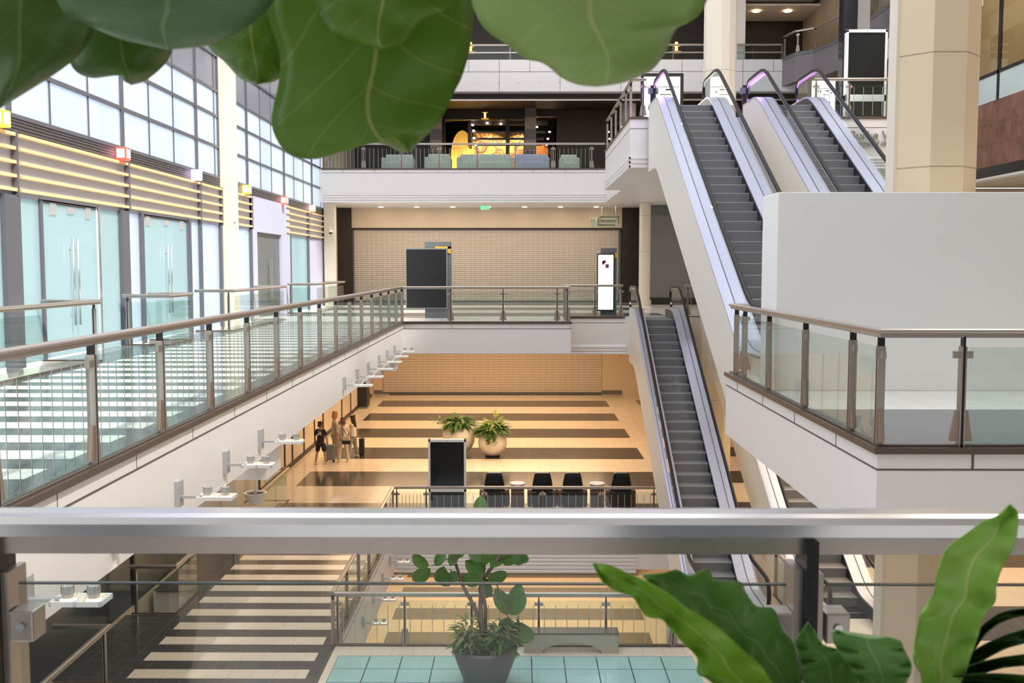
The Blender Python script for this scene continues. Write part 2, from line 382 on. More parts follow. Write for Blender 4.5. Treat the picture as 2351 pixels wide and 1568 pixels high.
# back walls
st(MB().box(-8.4, -7.9, 57.2, 57.6, L1, -1.2).box(4.87, 6.2, 57.2, 57.6, L1, -1.2).box(6.2, 14.8, 57.2, 57.6, L1, -1.2).build('wall_back', M_BEIGE))
b = MB().box(-8.4, -7.9, 57.12, 57.2, L1, L1+.22).box(4.87, 6.0, 57.12, 57.2, L1, L1+.22); trim(b, M_DGREY)
b = MB().box(4.95, 5.9, 57.15, 57.2, L1+2.1, L1+2.6); trim(b, mat('notice_panel', (.7, .55, .36), .5))
def shutter(name, label, x0, x1, y, z0, z1, pitch, mcol, mgap, sp=.35):
    t = thing(name, label, 'shutter', ((x0+x1)/2, y, z0))
    b = MB(); z = z0+.12
    while z < z1-.01:
        b.box(x0, x1, y-.03, y-.01, z, z+pitch*.36); z += pitch
    x = x0+.2
    while x < x1:
        b.box(x, x+.02, y-.034, y-.015, z0+.1, z1); x += sp
    b.build('grille', mcol, t); MB().box(x0, x1, y-.008, y+.012, z0+.02, z1).build('back_sheet', mgap, t)
    MB().box(x0, x1, y-.05, y+.02, z0, z0+.11).build('bottom_bar', M_DGREY, t)
    MB().box(x0-.06, x0+.02, y-.06, y+.02, z0, z1).build('guide_rail', M_DGREY, t); MB().box(x1-.02, x1+.06, y-.06, y+.02, z0, z1).build('guide_rail', M_DGREY, t)
    return t
M_SH = mat('shutter_slat', (.72, .64, .56), .4, noise=.04); M_SHG = mat('shutter_gap', (.52, .44, .37), .6)
shutter('roller_shutter', 'closed beige roller grille behind the black display on the upper walkway', -7.58, 4.62, 45.75, 0, 3.38, .09, M_SH, M_SHG, .24)
shutter('roller_shutter', 'warm lit closed roller grille at far end of the lower hall', -7.9, 4.87, 57.3, L1, -1.3, .15, M_SH, M_SHG, .38)
shutter('roller_shutter', 'closed grille one storey below, seen under the far white band', -6, 5, 41.3, L0, -7.2, .15, M_SH, M_SHG, .38)
b = MB().box(-8.3, 14.8, 45.9, 46.2, -.9, 4.35); b.box(-7.65, 4.75, 45.62, 45.9, 3.42, 4.35)
st(b.build('wall_back', M_BEIGE))
trim(MB().box(-8.3, -7.65, 45.5, 45.9, 0, 4.35).box(4.75, 5.62, 45.5, 45.9, 0, 4.35).box(-7.65, 4.75, 45.6, 45.75, 3.36, 3.44), M_DK)
st(MB().box(5.62, 14.8, 43.6, 43.9, 0, 3.9).build('wall_back', M_GREY)); trim(MB().box(5.62, 14.8, 43.55, 43.6, 0, .3), M_BLACK)
trim(MB().box(5.62, 14.8, 43.58, 43.9, 3.9, 4.34), M_DGREY)
st(MB().box(-9, 14.8, 42, 42.3, L0, L1-1.3).build('wall_back', M_BEIGE))
st(MB().box(14.8, 15.1, 3, 58, L0, L1).box(14.8, 15.1, 3, 58, L1, 0).box(14.8, 15.1, 34, 58, 0, 4.35).box(19.8, 20, 18, 34, 0, 4.3).box(14.8, 20, 34, 34.3, 0, 4.3).box(14.8, 20, 17.7, 18, 0, 4.3).build('wall_right', mat('right_wall_plaster', (.6, .5, .38), .6, noise=.05)))
st(MB().box(-8.7, 15, -3.3, -3, L0, 18).build('light_block_front', mat('light_block_wall', (.34, .31, .28), .6)))  # unseen wall behind the camera, added to cut outside light and reflections
st(MB().box(14.8, 15.1, -3, 18, L1, 18).build('wall_right', M_BEIGE))  # unseen near right wall, added to close off outside light
# right stone wall with shop windows (upper level)
st(MB().box(14.8, 15.1, 18, 34, 4.78, 6.8).box(14.8, 15.1, 18, 29.0, 6.8, 16).build('wall_right', M_STONE))
trim(MB().box(14.74, 14.8, 18, 34, 4.42, 4.76), M_BLACK); trim(MB().box(14.5, 14.8, 18, 34, 4.33, 4.4), M_WHITE)
st(MB().box(14.8, 20, 18, 34, 4.32, 4.36).build('ceiling', M_BEIGE)); st(MB().box(14.8, 20, 18, 34, -.9, 0).build('floor', [M_WHITE]))
b = MB()
for z in (5.45, 6.1): b.box(14.795, 14.81, 18, 34, z, z+.008)
for k in range(9): b.box(14.795, 14.81, 20+k*1.9, 20.008+k*1.9, 4.8, 6.8)
trim(b, M_GROOVE)
wt = st(MB().box(14.76, 14.84, 33.0, 33.12, 6.8, 16).box(14.76, 14.84, 31.0, 31.12, 6.8, 16).box(14.76, 14.84, 29.0, 29.1, 6.8, 16).box(14.76, 14.84, 29, 33.1, 7.6, 7.7).build('window_9', M_BLACK))
M_WG = mat('white_film_glass', (.62, .72, .74), .15)
MB().box(14.79, 14.81, 29, 33, 6.8, 7.62).build('film_pane', M_WG, wt); MB().box(14.79, 14.81, 29, 33, 7.7, 16).build('pane', glass('shop_glass', (.75, .72, .62)), wt)
st(MB().box(14.8, 20, 33.2, 33.4, 4.3, 16).box(19.8, 20, 18, 33.4, 4.3, 16).build('wall_right', mat('shop_interior', (.55, .46, .3), .6, noise=.1, nscale=1.5)))
area('ceiling_or_fill_light', (17, 31, 12.5), 2, 3, 120, (1, .9, .75))
st(MB().box(14.8, 20, 26, 33.4, 12.8, 13).build('ceiling', M_WHITE))
# ------------------------------------------------------------------ upper back: restaurant level and fourth level
st(MB().box(-8.3, 14.2, 47, 60, 9.84, 11.3).build('floor', mat('grey_panel_fascia', (.84, .85, .90), .45, noise=.02)))
b = MB()
for k in range(16): b.box(-8+k*1.42, -7.985+k*1.42, 46.99, 47.01, 9.84 if k % 2 else 10.75, 11.3)
b.box(-8.3, 14.2, 46.99, 47.01, 10.74, 10.755)
for k in range(22): b.box(-7.6+k*.95, -7.57+k*.95, 46.985, 47.01, 10.22, 10.25)
trim(b, M_GROOVE)
trim(MB().box(-8.3, 14.2, 47.6, 60, 9.5, 9.83), M_DK2); trim(MB().box(-8.3, 14.2, 47.5, 47.6, 9.5, 9.57), M_METAL)
st(MB().box(-8.3, 14.8, 59.8, 60, 5.7, 20).box(1.95, 14.8, 50.5, 50.8, 5.72, 9.5).box(-8.3, -3.7, 50.5, 50.8, 5.72, 9.5).build('wall_back', M_DK2))
st(MB().box(-8.3, 14.2, 50.5, 50.8, 11.3, 17).build('wall_back', mat('upper_dark_wall', (.012, .006, .004), .5, noise=.3, nscale=2)))
st(MB().box(-3.7, 1.95, 55, 55.2, 5.72, 9.5).build('wall_back', mat('restaurant_back', (.03, .02, .018), .5)))
b = MB().box(-3.7, .3, 50.4, 50.8, 9.05, 9.5).box(.3, 1.95, 50.4, 50.8, 9.2, 9.5); trim(b, M_DK)
M_CHK = bpy.data.materials.new('banded_pier'); M_CHK.use_nodes = True; t = NT(M_CHK)
t.l.new(t.mix(t.per(t.z, .25, 1.1, .52), (.30, .21, .14), (.13, .10, .095)), t.n['Principled BSDF'].inputs['Base Color'])
for x, lb in ((.6, 'banded tan and brown pier beside the restaurant mural'), (-4.1, 'banded tan and brown pier left of the dark restaurant opening')):
    tag(MB().box(x-.28, x+.28, 49.6, 50.15, L3, 9.5).build('pier', M_CHK), lb, 'pier')
# mural (generic abstract)
M_MUR = bpy.data.materials.new('mural_paint'); M_MUR.use_nodes = True; t = NT(M_MUR); nt = t.nt
vo = t.n.new('ShaderNodeTexVoronoi'); vo.inputs['Scale'].default_value = 1.3; t.l.new(t.pos, vo.inputs['Vector'])
n1 = t.noise(.9, 3)
c = t.mix(t.m('GREATER_THAN', n1, .52), (.75, .48, .16), (.42, .2, .12)); c = t.mix(t.per(vo.outputs['Distance'], 0, .3, .05), c, (.12, .06, .04))
t.l.new(c, t.n['Principled BSDF'].inputs['Base Color'])
mu = thing('wall_mural', 'warm orange and yellow abstract mural inside the dark restaurant', 'mural', (-1, 54, L3))
MB().box(-2.7, .3, 53.9, 54, 5.8, 8.9).build('painted_panel', M_MUR, mu); MB().box(.9, 1.6, 53.9, 54, 6.6, 8.2).build('painted_panel', mat('orange_paint', (.7, .2, .05), .5, noise=.3, nscale=2), mu)
b = MB(); pr = [(-3.3, 5.8)]
for k in range(13): a = math.pi*k/12; pr.append((-3.0-.62*math.cos(a)*1, 7.6+1.35*math.sin(a)))
pr.append((-2.38, 5.8)); pr[0] = (-3.62, 5.8)
b.add([(x, 53.6, z) for x, z in pr]+[(x, 53.75, z) for x, z in pr], [list(range(len(pr))), list(range(len(pr), 2*len(pr)))]+[(i, (i+1) % len(pr), len(pr)+(i+1) % len(pr), len(pr)+i) for i in range(len(pr))])
b.build('arched_panel', mat('yellow_paint', (.85, .55, .15), .5, noise=.35, nscale=2.2), mu)
for x, e in ((-3, 90), (-1.5, 60), (.2, 60)):
    l = bpy.data.lights.new('mural_spot', 'SPOT'); l.energy = e*5.0; l.color = (1, .7, .35); l.spot_size = R(80); l.shadow_soft_size = .1
    o = bpy.data.objects.new('mural_spot', l); COL.objects.link(o); o.location = (x, 52.2, 6.1 if x < -2 else 8.9); o.rotation_euler = (R(120 if x < -2 else 45), 0, 0)
M_BULB = mat('warm_bulb', (1, .85, .6), .4, emit=14, ecol=(1, .78, .5))
ch = thing('ceiling_frame', 'dark hanging slatted ceiling frame with spotlights above the mural', 'light fixture', (-1.2, 52, 8.6))
b = MB()
for k, z in enumerate((8.95, 8.55, 8.2, 7.9)): b.box(-2.55+.06*k, 1.5-.1*k, 51.6, 51.75, z, z+(.22 if k == 0 else .1))
b.box(-2.6, -2.45, 51.5, 53, 7.9, 9.1); b.box(-.65, -.45, 51.5, 51.7, 6.2, 9.0); b.build('frame', mat('fixture_frame', (.06, .055, .06), .5), ch)
for x, z in ((-2.35, 8.9), (-2.3, 8.62), (-2.28, 8.25), (-2.2, 7.88), (-.9, 8.95), (.95, 8.8), (1.6, 8.55), (1.52, 8.2), (1.45, 7.9), (-1.6, 9.0)):
    MB().lathe([(.001, 0), (.055, .0), (.055, .06), (.001, .06)], (x, 51.5, z), 10).build('spotlight', M_BULB, ch)
def pendant(x, y, z, lb, s=1):
    t = thing('pendant_lamp', lb, 'lamp', (x, y, z), 'amber pendant lamps over the upper floors')
    MB().cyl(x, y, z+.1, z+.55*s, .07*s, 10).build('lamp_shade', mat('amber_shade', (1, .6, .15), .4, emit=3, ecol=(1, .5, .12)), t)
    b = MB()
    for q, r_ in ((0, .28), (.3, .2)): b.lathe([(.001, q), (r_*s, q+.01), (r_*s, q+.03), (.001, q+.04)], (x, y, z+.05), 16)
    b.build('disc', mat('amber_disc', (.6, .3, .08), .4, emit=.3, ecol=(1, .5, .1)), t); MB().cyl(x, y, z+.5*s, 9.6 if z < 10 else 16.05, .012, 6).build('rod', M_BLACK, t)
pendant(-1.65, 49.6, 9.0-.1, 'small amber pendant lamp hanging above the mural frame', .7)
pendant(-2.35, 49.5, 12.1, 'amber disc pendant on the top floor left of the large light green leaf', 1)
pendant(7.75, 49.5, 12.1, 'amber disc pendant on the top floor just right of the light green leaf', 1)
# lounge chairs on third level
def armchair(x, y, lb, wd=1.0, col=(.52, .57, .53)):
    t = thing('lounge_chair', lb, 'chair', (x, y, L3), 'pale covered lounge seats behind the upper railing')
    m = mat('cover%.2f' % col[2], col, .8, noise=.1, nscale=6, bump=.2); h = wd/2
    b = MB(); b.prismx([(y+.35, L3), (y+.5, L3), (y+.58, L3+.85), (y+.4, L3+.8), (y+.3, L3+.4)], x-h, x+h); bev(b.build('backrest', m, t), .05)
    bev(MB().box(x-h, x+h, y-.35, y+.35, L3+.05, L3+.42).build('seat', m, t), .06)
    for sx in (-1, 1): bev(MB().box(x+sx*h-.09, x+sx*h+.09, y-.35, y+.5, L3, L3+.62).build('armrest', m, t), .05)
armchair(-5.2, 43.2, 'pale lounge seat farthest left behind the upper railing', 1.2); armchair(-3.45, 43.0, 'pale green armchair left of the quilted seats behind upper railing', .95)
armchair(-1.45, 43.1, 'wide pale sofa in front of the orange mural', 2.2); armchair(-1.4, 44.8, 'lilac patterned sofa back behind the wide pale sofa', 1.3, (.42, .43, .58))
armchair(.55, 43.1, 'low lilac bench seat right of the wide pale sofa', 1.4, (.40, .42, .58)); armchair(2.2, 43.3, 'small pale ottoman seat right of the lilac bench', .7)
# fourth level right balcony
b = MB(); pts = [(12.3, 47), (12.55, 45.8), (13.2, 45.2), (13.7, 43.0), (13.7, 30)]
M_LG = mat('mauve_fascia', (.20, .185, .22), .5, noise=.04)
b.sweep([(0, 0), (.3, 0), (.3, -1.25), (0, -1.25)], [(x, y, 11.3) for x, y in pts]); st(b.build('floor', M_LG))
trim(MB().sweep([(-.02, .05), (.08, .05), (.08, -.1), (-.02, -.1)], [(x, y, 11.3) for x, y in pts][::1]), M_DGREY)
trim(MB().box(13.65, 13.75, 30, 43, 9.35, 10.05), M_WHITE); trim(MB().box(13.6, 13.66, 30, 35.6, 9.5, 9.8), M_BLACK)
trim(MB().box(12.3, 12.85, 37, 37.4, L3, 16), M_WHITE); trim(MB().box(10.0, 10.6, 47.2, 48.2, 11.3, 14.2).box(10.0, 14, 47.2, 48.2, 14.2, 15), M_WHITE)
tag(MB().box(11.5, 12.0, 35.8, 36.3, L3, 16).build('column', mat('glossy_black_stone', (.03, .033, .04), .12)), 'slim glossy black column behind the white framed upper kiosk', 'column')
st(MB().box(14.2, 14.5, 34, 60, 5.72, 18).build('wall_right', mat('shop_brown', (.30, .22, .15), .5, noise=.3, nscale=1.2)))
st(MB().box(-8.3, 15, 47, 60, 16, 16.3).build('ceiling', M_DK2))
for x, y in ((12.9, 48.5), (11.4, 48.5)):
    o = tag(MB().lathe([(.001, 0), (.16, 0), (.16, .03), (.001, .03)], (x, y, 13.85), 16).build('downlight', M_BULB), 'round recessed downlight over the top floor walkway', 'light', 'top floor downlights')
trim(MB().box(10.6, 14.2, 47.6, 50.5, 13.9, 14.0), M_BEIGE)
st(MB().box(7.1, 15.1, -3, 47, 18, 18.3).box(-8.3, 7.1, 34.5, 47, 18, 18.3).build('ceiling', mat('shade_roof_white', (.7, .68, .66), .7)))  # roof out of view, added to keep sun off the right and far parts
# ------------------------------------------------------------------ signs
M_INK = mat('black_lettering', (.01, .01, .012), .4); M_SILV = mat('silver_lettering', (.42, .40, .38), .35, metal=.6)
sg = tag(text('Burke Williams', .33, M_SILV, (9.05, 27.44, 5.12), ext=.03, name='shop_lettering'), 'raised silver shop lettering on white band below the right upper railing', 'sign')
tag(text('beyond the spa', .2, M_SILV, (9.25, 27.44, 4.95), ext=.03, shear=.3, name='tagline_lettering'), 'small slanted silver tagline under the raised shop lettering', 'sign')
t = thing('shop_sign', 'dark raised script lettering on the mauve top floor band at right', 'sign', (13.66, 34.5, 10.4))
text('Burke Williams', .85, M_INK, (13.66, 37.3, 10.5), t, rot=(math.pi/2, 0, -math.pi/2), ext=.03, shear=.3); text('beyond the spa', .38, M_INK, (13.66, 36.6, 10.2), t, rot=(math.pi/2, 0, -math.pi/2), ext=.03, shear=.3)
t = thing('hanging_sign', 'hanging green grey sign reading Elevator Restrooms below the soffit', 'sign', (3.7, 43, 3.4))
M_SG = mat('sign_green', (.43, .46, .33), .4)
MB().box(3.2, 4.28, 42.98, 43.04, 3.37, 3.78).box(3.1, 3.5, 42.99, 43.03, 3.37, 3.74).build('panel', M_SG, t); MB().box(3.5, 4.36, 42.96, 43.06, 3.78, 3.84).box(4.3, 4.34, 42.96, 43.06, 3.5, 3.8).build('frame', mat('sign_frame', (.12, .14, .10), .4), t)
text('Elevator', .25, M_INK, (3.42, 42.975, 3.57), t, ext=.003); text('Restrooms', .17, M_INK, (3.42, 42.975, 3.42), t, ext=.003)
text('ii (', .15, M_INK, (3.14, 42.975, 3.61), t, ext=.003); MB().cyl(3.6, 43, 3.84, 4.34, .01, 6).cyl(4.2, 43, 3.84, 4.34, .01, 6).build('rod', M_STEEL, t)
t = thing('exit_sign', 'small green EXIT sign under the soffit of the upper band', 'sign', (-1.4, 42.3, 4.06))
MB().box(-1.6, -1.22, 42.28, 42.33, 4.06, 4.26).build('panel', mat('exit_panel', (.75, .85, .75), .4), t); text('EXIT', .19, mat('exit_green', (.05, .8, .2), .4, emit=2.2), (-1.41, 42.27, 4.09), t, ext=.002, align='CENTER')
MB().cyl(-1.41, 42.3, 4.26, 4.34, .02, 6).build('rod', M_STEEL, t)
for k in range(7):
    x = -6.2+k*1.62; tag(MB().lathe([(.001, 0), (.09, 0), (.11, .015), (.001, .015)], (x, 44.9, 4.33), 16).build('downlight', M_BULB), 'round downlight in the soffit above the beige grille, %s from the left' % ('first', 'second', 'third', 'fourth', 'fifth', 'sixth', 'seventh')[k], 'light', 'soffit downlights')
# ------------------------------------------------------------------ columns
def column(x, y, r, z0, z1, lb, n=8, seams=(), rot=R(22.5), m=M_TAN):
    t = thing('column', lb, 'column', (x, y, z0))
    def ring(rr, a, c):
        vs = []
        for z in (a, c):
            for k in range(n): vs.append((x+rr*math.cos(rot+2*math.pi*k/n), y+rr*math.sin(rot+2*math.pi*k/n), z))
        return vs, [(k, (k+1) % n, n+(k+1) % n, n+k) for k in range(n)]+[list(range(n))[::-1], list(range(n, 2*n))]
    MB().add(*ring(r, z0, z1)).build('shaft', m, t)
    b = MB()
    for z in seams: b.add(*ring(r+.004, z, z+.012))
    if seams: b.build('seam', mat('seam', (.4, .32, .22), .7), t)
    MB().add(*ring(r+.05, z0, z0+.25)).build('base', M_TANL, t)
    return t
column(5.9, 14.35, .6, L1, 16, 'large tan column rising behind the white barricade', 8, (3.0, 4.55, 7.6, -2.4))
t = [o for o in COL.objects if o.name.startswith('column')][-1]
MB().box(5.3, 5.42, 14.15, 14.45, L1, 16).build('corner_strip', M_TANL, t)
column(6.2, 31, .5, L1, 16, 'pale beige column standing between the two upper escalators', 12, (4.4, 7.6, 10.8, -2.5), m=M_TANL)
column(5.37, 42.2, .24, 0, 4.34, 'slim beige column beside the dark pier under the upper band', 12, (3.8, 2.3), m=M_TANL)
column(5.3, 48.6, .4, L3, 16, 'beige column partly hidden behind the light green leaf', 12, (10,), m=M_TANL)
tag(MB().box(-8.22, -7.78, 42.0, 42.4, 0, 4.34).build('column', M_TANL), 'square beige corner column with the security camera', 'column')
t = thing('security_camera', 'small white dome security camera on the beige corner column', 'camera', (-7.95, 41.9, 3.1))
MB().tube([(-8.0, 42, 3.3), (-8.0, 41.75, 3.3), (-7.9, 41.7, 3.28)], .035, 8).build('bracket', M_BOX, t); MB().lathe([(.001, .12), (.09, .1), (.1, 0), (.001, 0)], (-7.88, 41.7, 3.1), 16).build('housing', M_BOX, t)
MB().lathe([(.085, 0), (.06, -.06), (.001, -.085)], (-7.88, 41.7, 3.1), 16).build('dome', M_BLACK, t)
# ------------------------------------------------------------------ left facade
FX = -8.3
def wallbox(b, y0, y1, z0, z1, dx0=-.05, dx1=.03): return b.box(FX+dx0, FX+dx1, y0, y1, z0, z1)
bays = [(11.5, 16.23), (16.23, 20.88), (20.88, 25.67), (25.67, 27.57), (28.85, 30.43), (30.43, 35.21), (35.21, 39.93), (39.93, 42.4)]
mull = [13, 14.6, 17.7, 19.28, 22.44, 24.02, 27.25, 32.07, 33.48, 36.8, 38.4, 41.77]
ZR = [4.1, 4.93, 5.76, 6.44, 7.4, 8.3, 9.2, 10.1]
for i, (y0, y1) in enumerate(bays):
    fr = MB(); wallbox(fr, y0+.001, y0+.05, 4.1, 10.1, -.06, .05); wallbox(fr, y1-.05, y1-.001, 4.1, 10.1, -.06, .05)
    for z in ZR: wallbox(fr, y0+.05, y1-.05, z-.035, z+.035, -.05, .04)
    for k, ym in enumerate(mull):
        if y0 < ym < y1: wallbox(fr, ym-.015, ym+.015, 4.1, 10.1, -.03, .02)
    f = st(fr.build('window_%d' % (i+1), M_FRAME))
    wallbox(MB(), y0+.04, y1-.04, 4.13, 6.42, -.012, .0).build('pane', M_FROST, f)
    wallbox(MB(), y0+.04, y1-.04, 6.46, 10.06, -.012, .0).build('upper_pane', M_GPANE, f)
st(MB().box(-8.75, -8.3, 11, 43, 10.1, 16).build('wall_left', M_LPANEL))
# pilaster between window groups
t = thing('column', 'tall cream column dividing the frosted windows on the left', 'column', (-8.15, 28.2, 0))
MB().box(-8.4, -8.0, 27.62, 28.4, L1, 16).build('shaft', M_TANL, t); MB().box(-8.35, -8.12, 28.4, 28.8, L1, 16).build('return', mat('pale_cream', (.84, .80, .72), .5), t); MB().box(-8.05, -7.97, 27.9, 28.1, 2.9, 3.3).build('wall_box', M_BOX, t)  # return is a paler cream than the shaft
# dark band, lavender wall, slats, light cubes
b = MB()
for k in range(10): b.box(FX-.02, FX+.02+.012*(k % 2), 11.5, 42.4, 3.82+k*.028, 3.846+k*.028)
trim(b, M_CORR)
st(MB().box(FX-.12, FX, 11.5, 27.6, 2.78, 3.84).box(FX-.12, FX, 28.85, 42.4, 2.78, 3.84).build('wall_left', M_LPANEL))
sp = [(11.5, 16.3, 'nearest slatted maple screen at the left picture edge'), (16.45, 20.98, 'slatted maple screen above the first glass door pair'), (21.1, 25.72, 'slatted maple screen above the second glass door pair'), (25.85, 27.6, 'short slatted maple screen left of the cream column'), (28.9, 30.7, 'short slatted maple screen right of the cream column'), (35.3, 39.0, 'far slatted maple screen beyond the grey portal'), (39.1, 42.3, 'last slatted maple screen before the beige corner column')]
for y0, y1, lb in sp:
    t = thing('slatted_screen', lb, 'screen', (FX, (y0+y1)/2, 2.85), 'maple slats above the glass doors')
    for k in range(5):
        z = 2.86+.225*k; MB().box(FX, FX+.09, y0, y1, z, z+.055).build('slat', M_WOOD, t)
    MB().box(FX, FX+.1, y1, y1+.05, 2.8, 3.84).build('end_post', M_FRAME, t)
cubes = [(15.75, (1, .62, .05), 'yellow glowing cube light at the left picture edge'), (20.62, (1, .07, .05), 'large red glowing cube light above the maple slats'), (25.3, (.75, .5, 1), 'violet and white glowing cube light above the slats'), (29.95, (1, .68, .05), 'yellow glowing cube light right of the cream column'), (34.75, (1, .1, .06), 'red glowing cube light above the grey portal'), (39.4, (1, .25, .18), 'farthest small red glowing cube light')]
for y, c, lb in cubes:
    t = thing('cube_light', lb, 'light', (FX, y, 3.85), 'coloured cube lights along the facade')
    nm = 'cube_%.2f_%.2f' % (c[1], c[2])
    bev(MB().box(FX+.02, FX+.24, y-.13, y+.13, 3.83, 4.09).build('shell', mat(nm, c, .3, emit=1.2, ecol=c), t), .015)
    MB().box(FX+.2, FX+.245, y-.09, y+.09, 3.87, 4.05).build('core', mat(nm+'c', c, .3, emit=3, ecol=tuple(.5+.5*v for v in c)), t)
    MB().box(FX+.05, FX+.21, y-.135, y-.128, 3.87, 4.05).build('core', mat(nm+'c', c), t)
st(MB().box(-60, -9.9, -20, 70, -.5, -.2).build('floor', mat('backdrop_paving', (.38, .38, .40), .8, noise=.1, nscale=.5)))  # dark ground added outside to tone down the lower panes
ob = thing('backdrop_building', 'grey building added outside to darken the lower frosted panes', 'building', (-38, 26, -.2))  # backdrop added so the door glass reads darker low down
MB().box(-44, -36, 8, 30, -.2, 5.2).box(-44, -36, 36, 66, -.2, 7.5).build('wall', mat('backdrop_wall', (.30, .34, .38), .8, noise=.1, nscale=.3), ob)
MB().box(-44.2, -35.8, 7.8, 30.2, 5.2, 5.4).box(-44.2, -35.8, 35.8, 66.2, 7.5, 7.7).build('roof', M_DGREY, ob)
b = MB()
for k in range(8): b.box(-9.55, -9.3, 13.2+4.76*k, 13.45+4.76*k, L1, 12)
trim(b, mat('outside_post', (.35, .38, .44), .6))
# ground band of facade: posts, panels, doors
def post(y0, y1, m=M_FRAME, x1=.08): return st(MB().box(FX-.1, FX+x1, y0, y1, -.05, 2.8).build('trim_%d' % (nxt()), m))
def nxt(): trn[0] += 1; return trn[0]
for y0, y1 in ((15.9, 16.4), (20.6, 20.98), (21.72, 21.8), (24.85, 24.95), (25.74, 25.82), (27.5, 27.6), (30.6, 30.7), (35.85, 35.95), (38.95, 39.05)): post(y0, y1)
for y0, y1 in ((17.18, 17.27), (19.55, 19.62)): post(y0, y1, M_STEEL if y0 > 19 else M_FRAME, .03)
nw = 10
for y0, y1, m in ((11.5, 15.9, M_TEAL), (16.4, 17.2, M_TEAL), (19.6, 20.6, M_TEAL), (20.98, 21.72, M_FROST), (24.95, 25.74, M_FROST), (25.82, 27.5, M_FROST), (28.9, 30.6, M_FROST), (35.95, 38.95, M_TEAL)):
    st(MB().box(FX-.02, FX-.005, y0, y1, .0, 2.8).build('window_%d' % nw, m)); nw += 1
st(MB().box(FX-.1, FX, 39.05, 42.4, 0, 2.8).build('wall_left', M_LPANEL))
st(MB().box(FX-.1, FX+.05, 30.7, 31.35, 0, 3.84).box(FX-.1, FX+.05, 34.6, 35.85, 0, 3.84).box(FX-.1, FX+.05, 31.35, 34.6, 2.75, 3.84).build('wall_left', M_LPANEL))
def door(n, ys, m, lb):
    f = st(MB().box(FX-.02, FX, ys[0]-.01, ys[-1]+.01, 2.74, 2.8).build('door_%d' % n, M_FRAME))
    MB().box(FX, FX+.02, ys[0]+.25, ys[0]+.5, 2.55, 2.76).box(FX, FX+.02, ys[-1]-.5, ys[-1]-.25, 2.55, 2.76).box(FX, FX+.02, ys[1]-.15, ys[1]+.15, 2.6, 2.72).build('patch_fitting', M_LAMP, f)
    for a, c, h in ((ys[0], ys[1]-.008, ys[1]-.1), (ys[1]+.008, ys[2], ys[1]+.1)):
        p = MB().box(FX-.012, FX, a, c, .02, 2.74).build('door_leaf', m, f)
        b = MB().tube([(FX+.08, h, .55), (FX+.08, h, 2.15)], .022, 10)
        for z in (.75, 1.95): b.tube([(FX, h, z), (FX+.08, h, z)], .012, 6)
        b.build('door_handle', M_STEEL, p, smooth=True)
door(1, (17.3, 18.38, 19.5), M_TEAL, '')
door(2, (21.82, 23.35, 24.8), M_TEAL, '')
f = st(MB().box(FX-.1, FX-.04, 31.35, 34.6, 0, 2.75).build('door_3', M_DGREY))
b = MB().tube([(FX+.06, 32.9, .6), (FX+.06, 32.9, 1.9)], .022, 8); b.tube([(FX+.06, 33.1, .6), (FX+.06, 33.1, 1.9)], .022, 8)
for z in (.8, 1.7): b.tube([(FX-.04, 32.9, z), (FX+.06, 32.9, z)], .012, 6).tube([(FX-.04, 33.1, z), (FX+.06, 33.1, z)], .012, 6)
b.build('door_handle', M_STEEL, f)
st(MB().box(-8.42, -8.3, 3, 17, -.93, 0).box(-8.42, -8.3, 17, 42.4, -.93, 0).build('wall_left', M_BOX))
st(MB().box(-8.42, -8.28, 3, 11.5, 0, 16).build('wall_left', M_LPANEL))
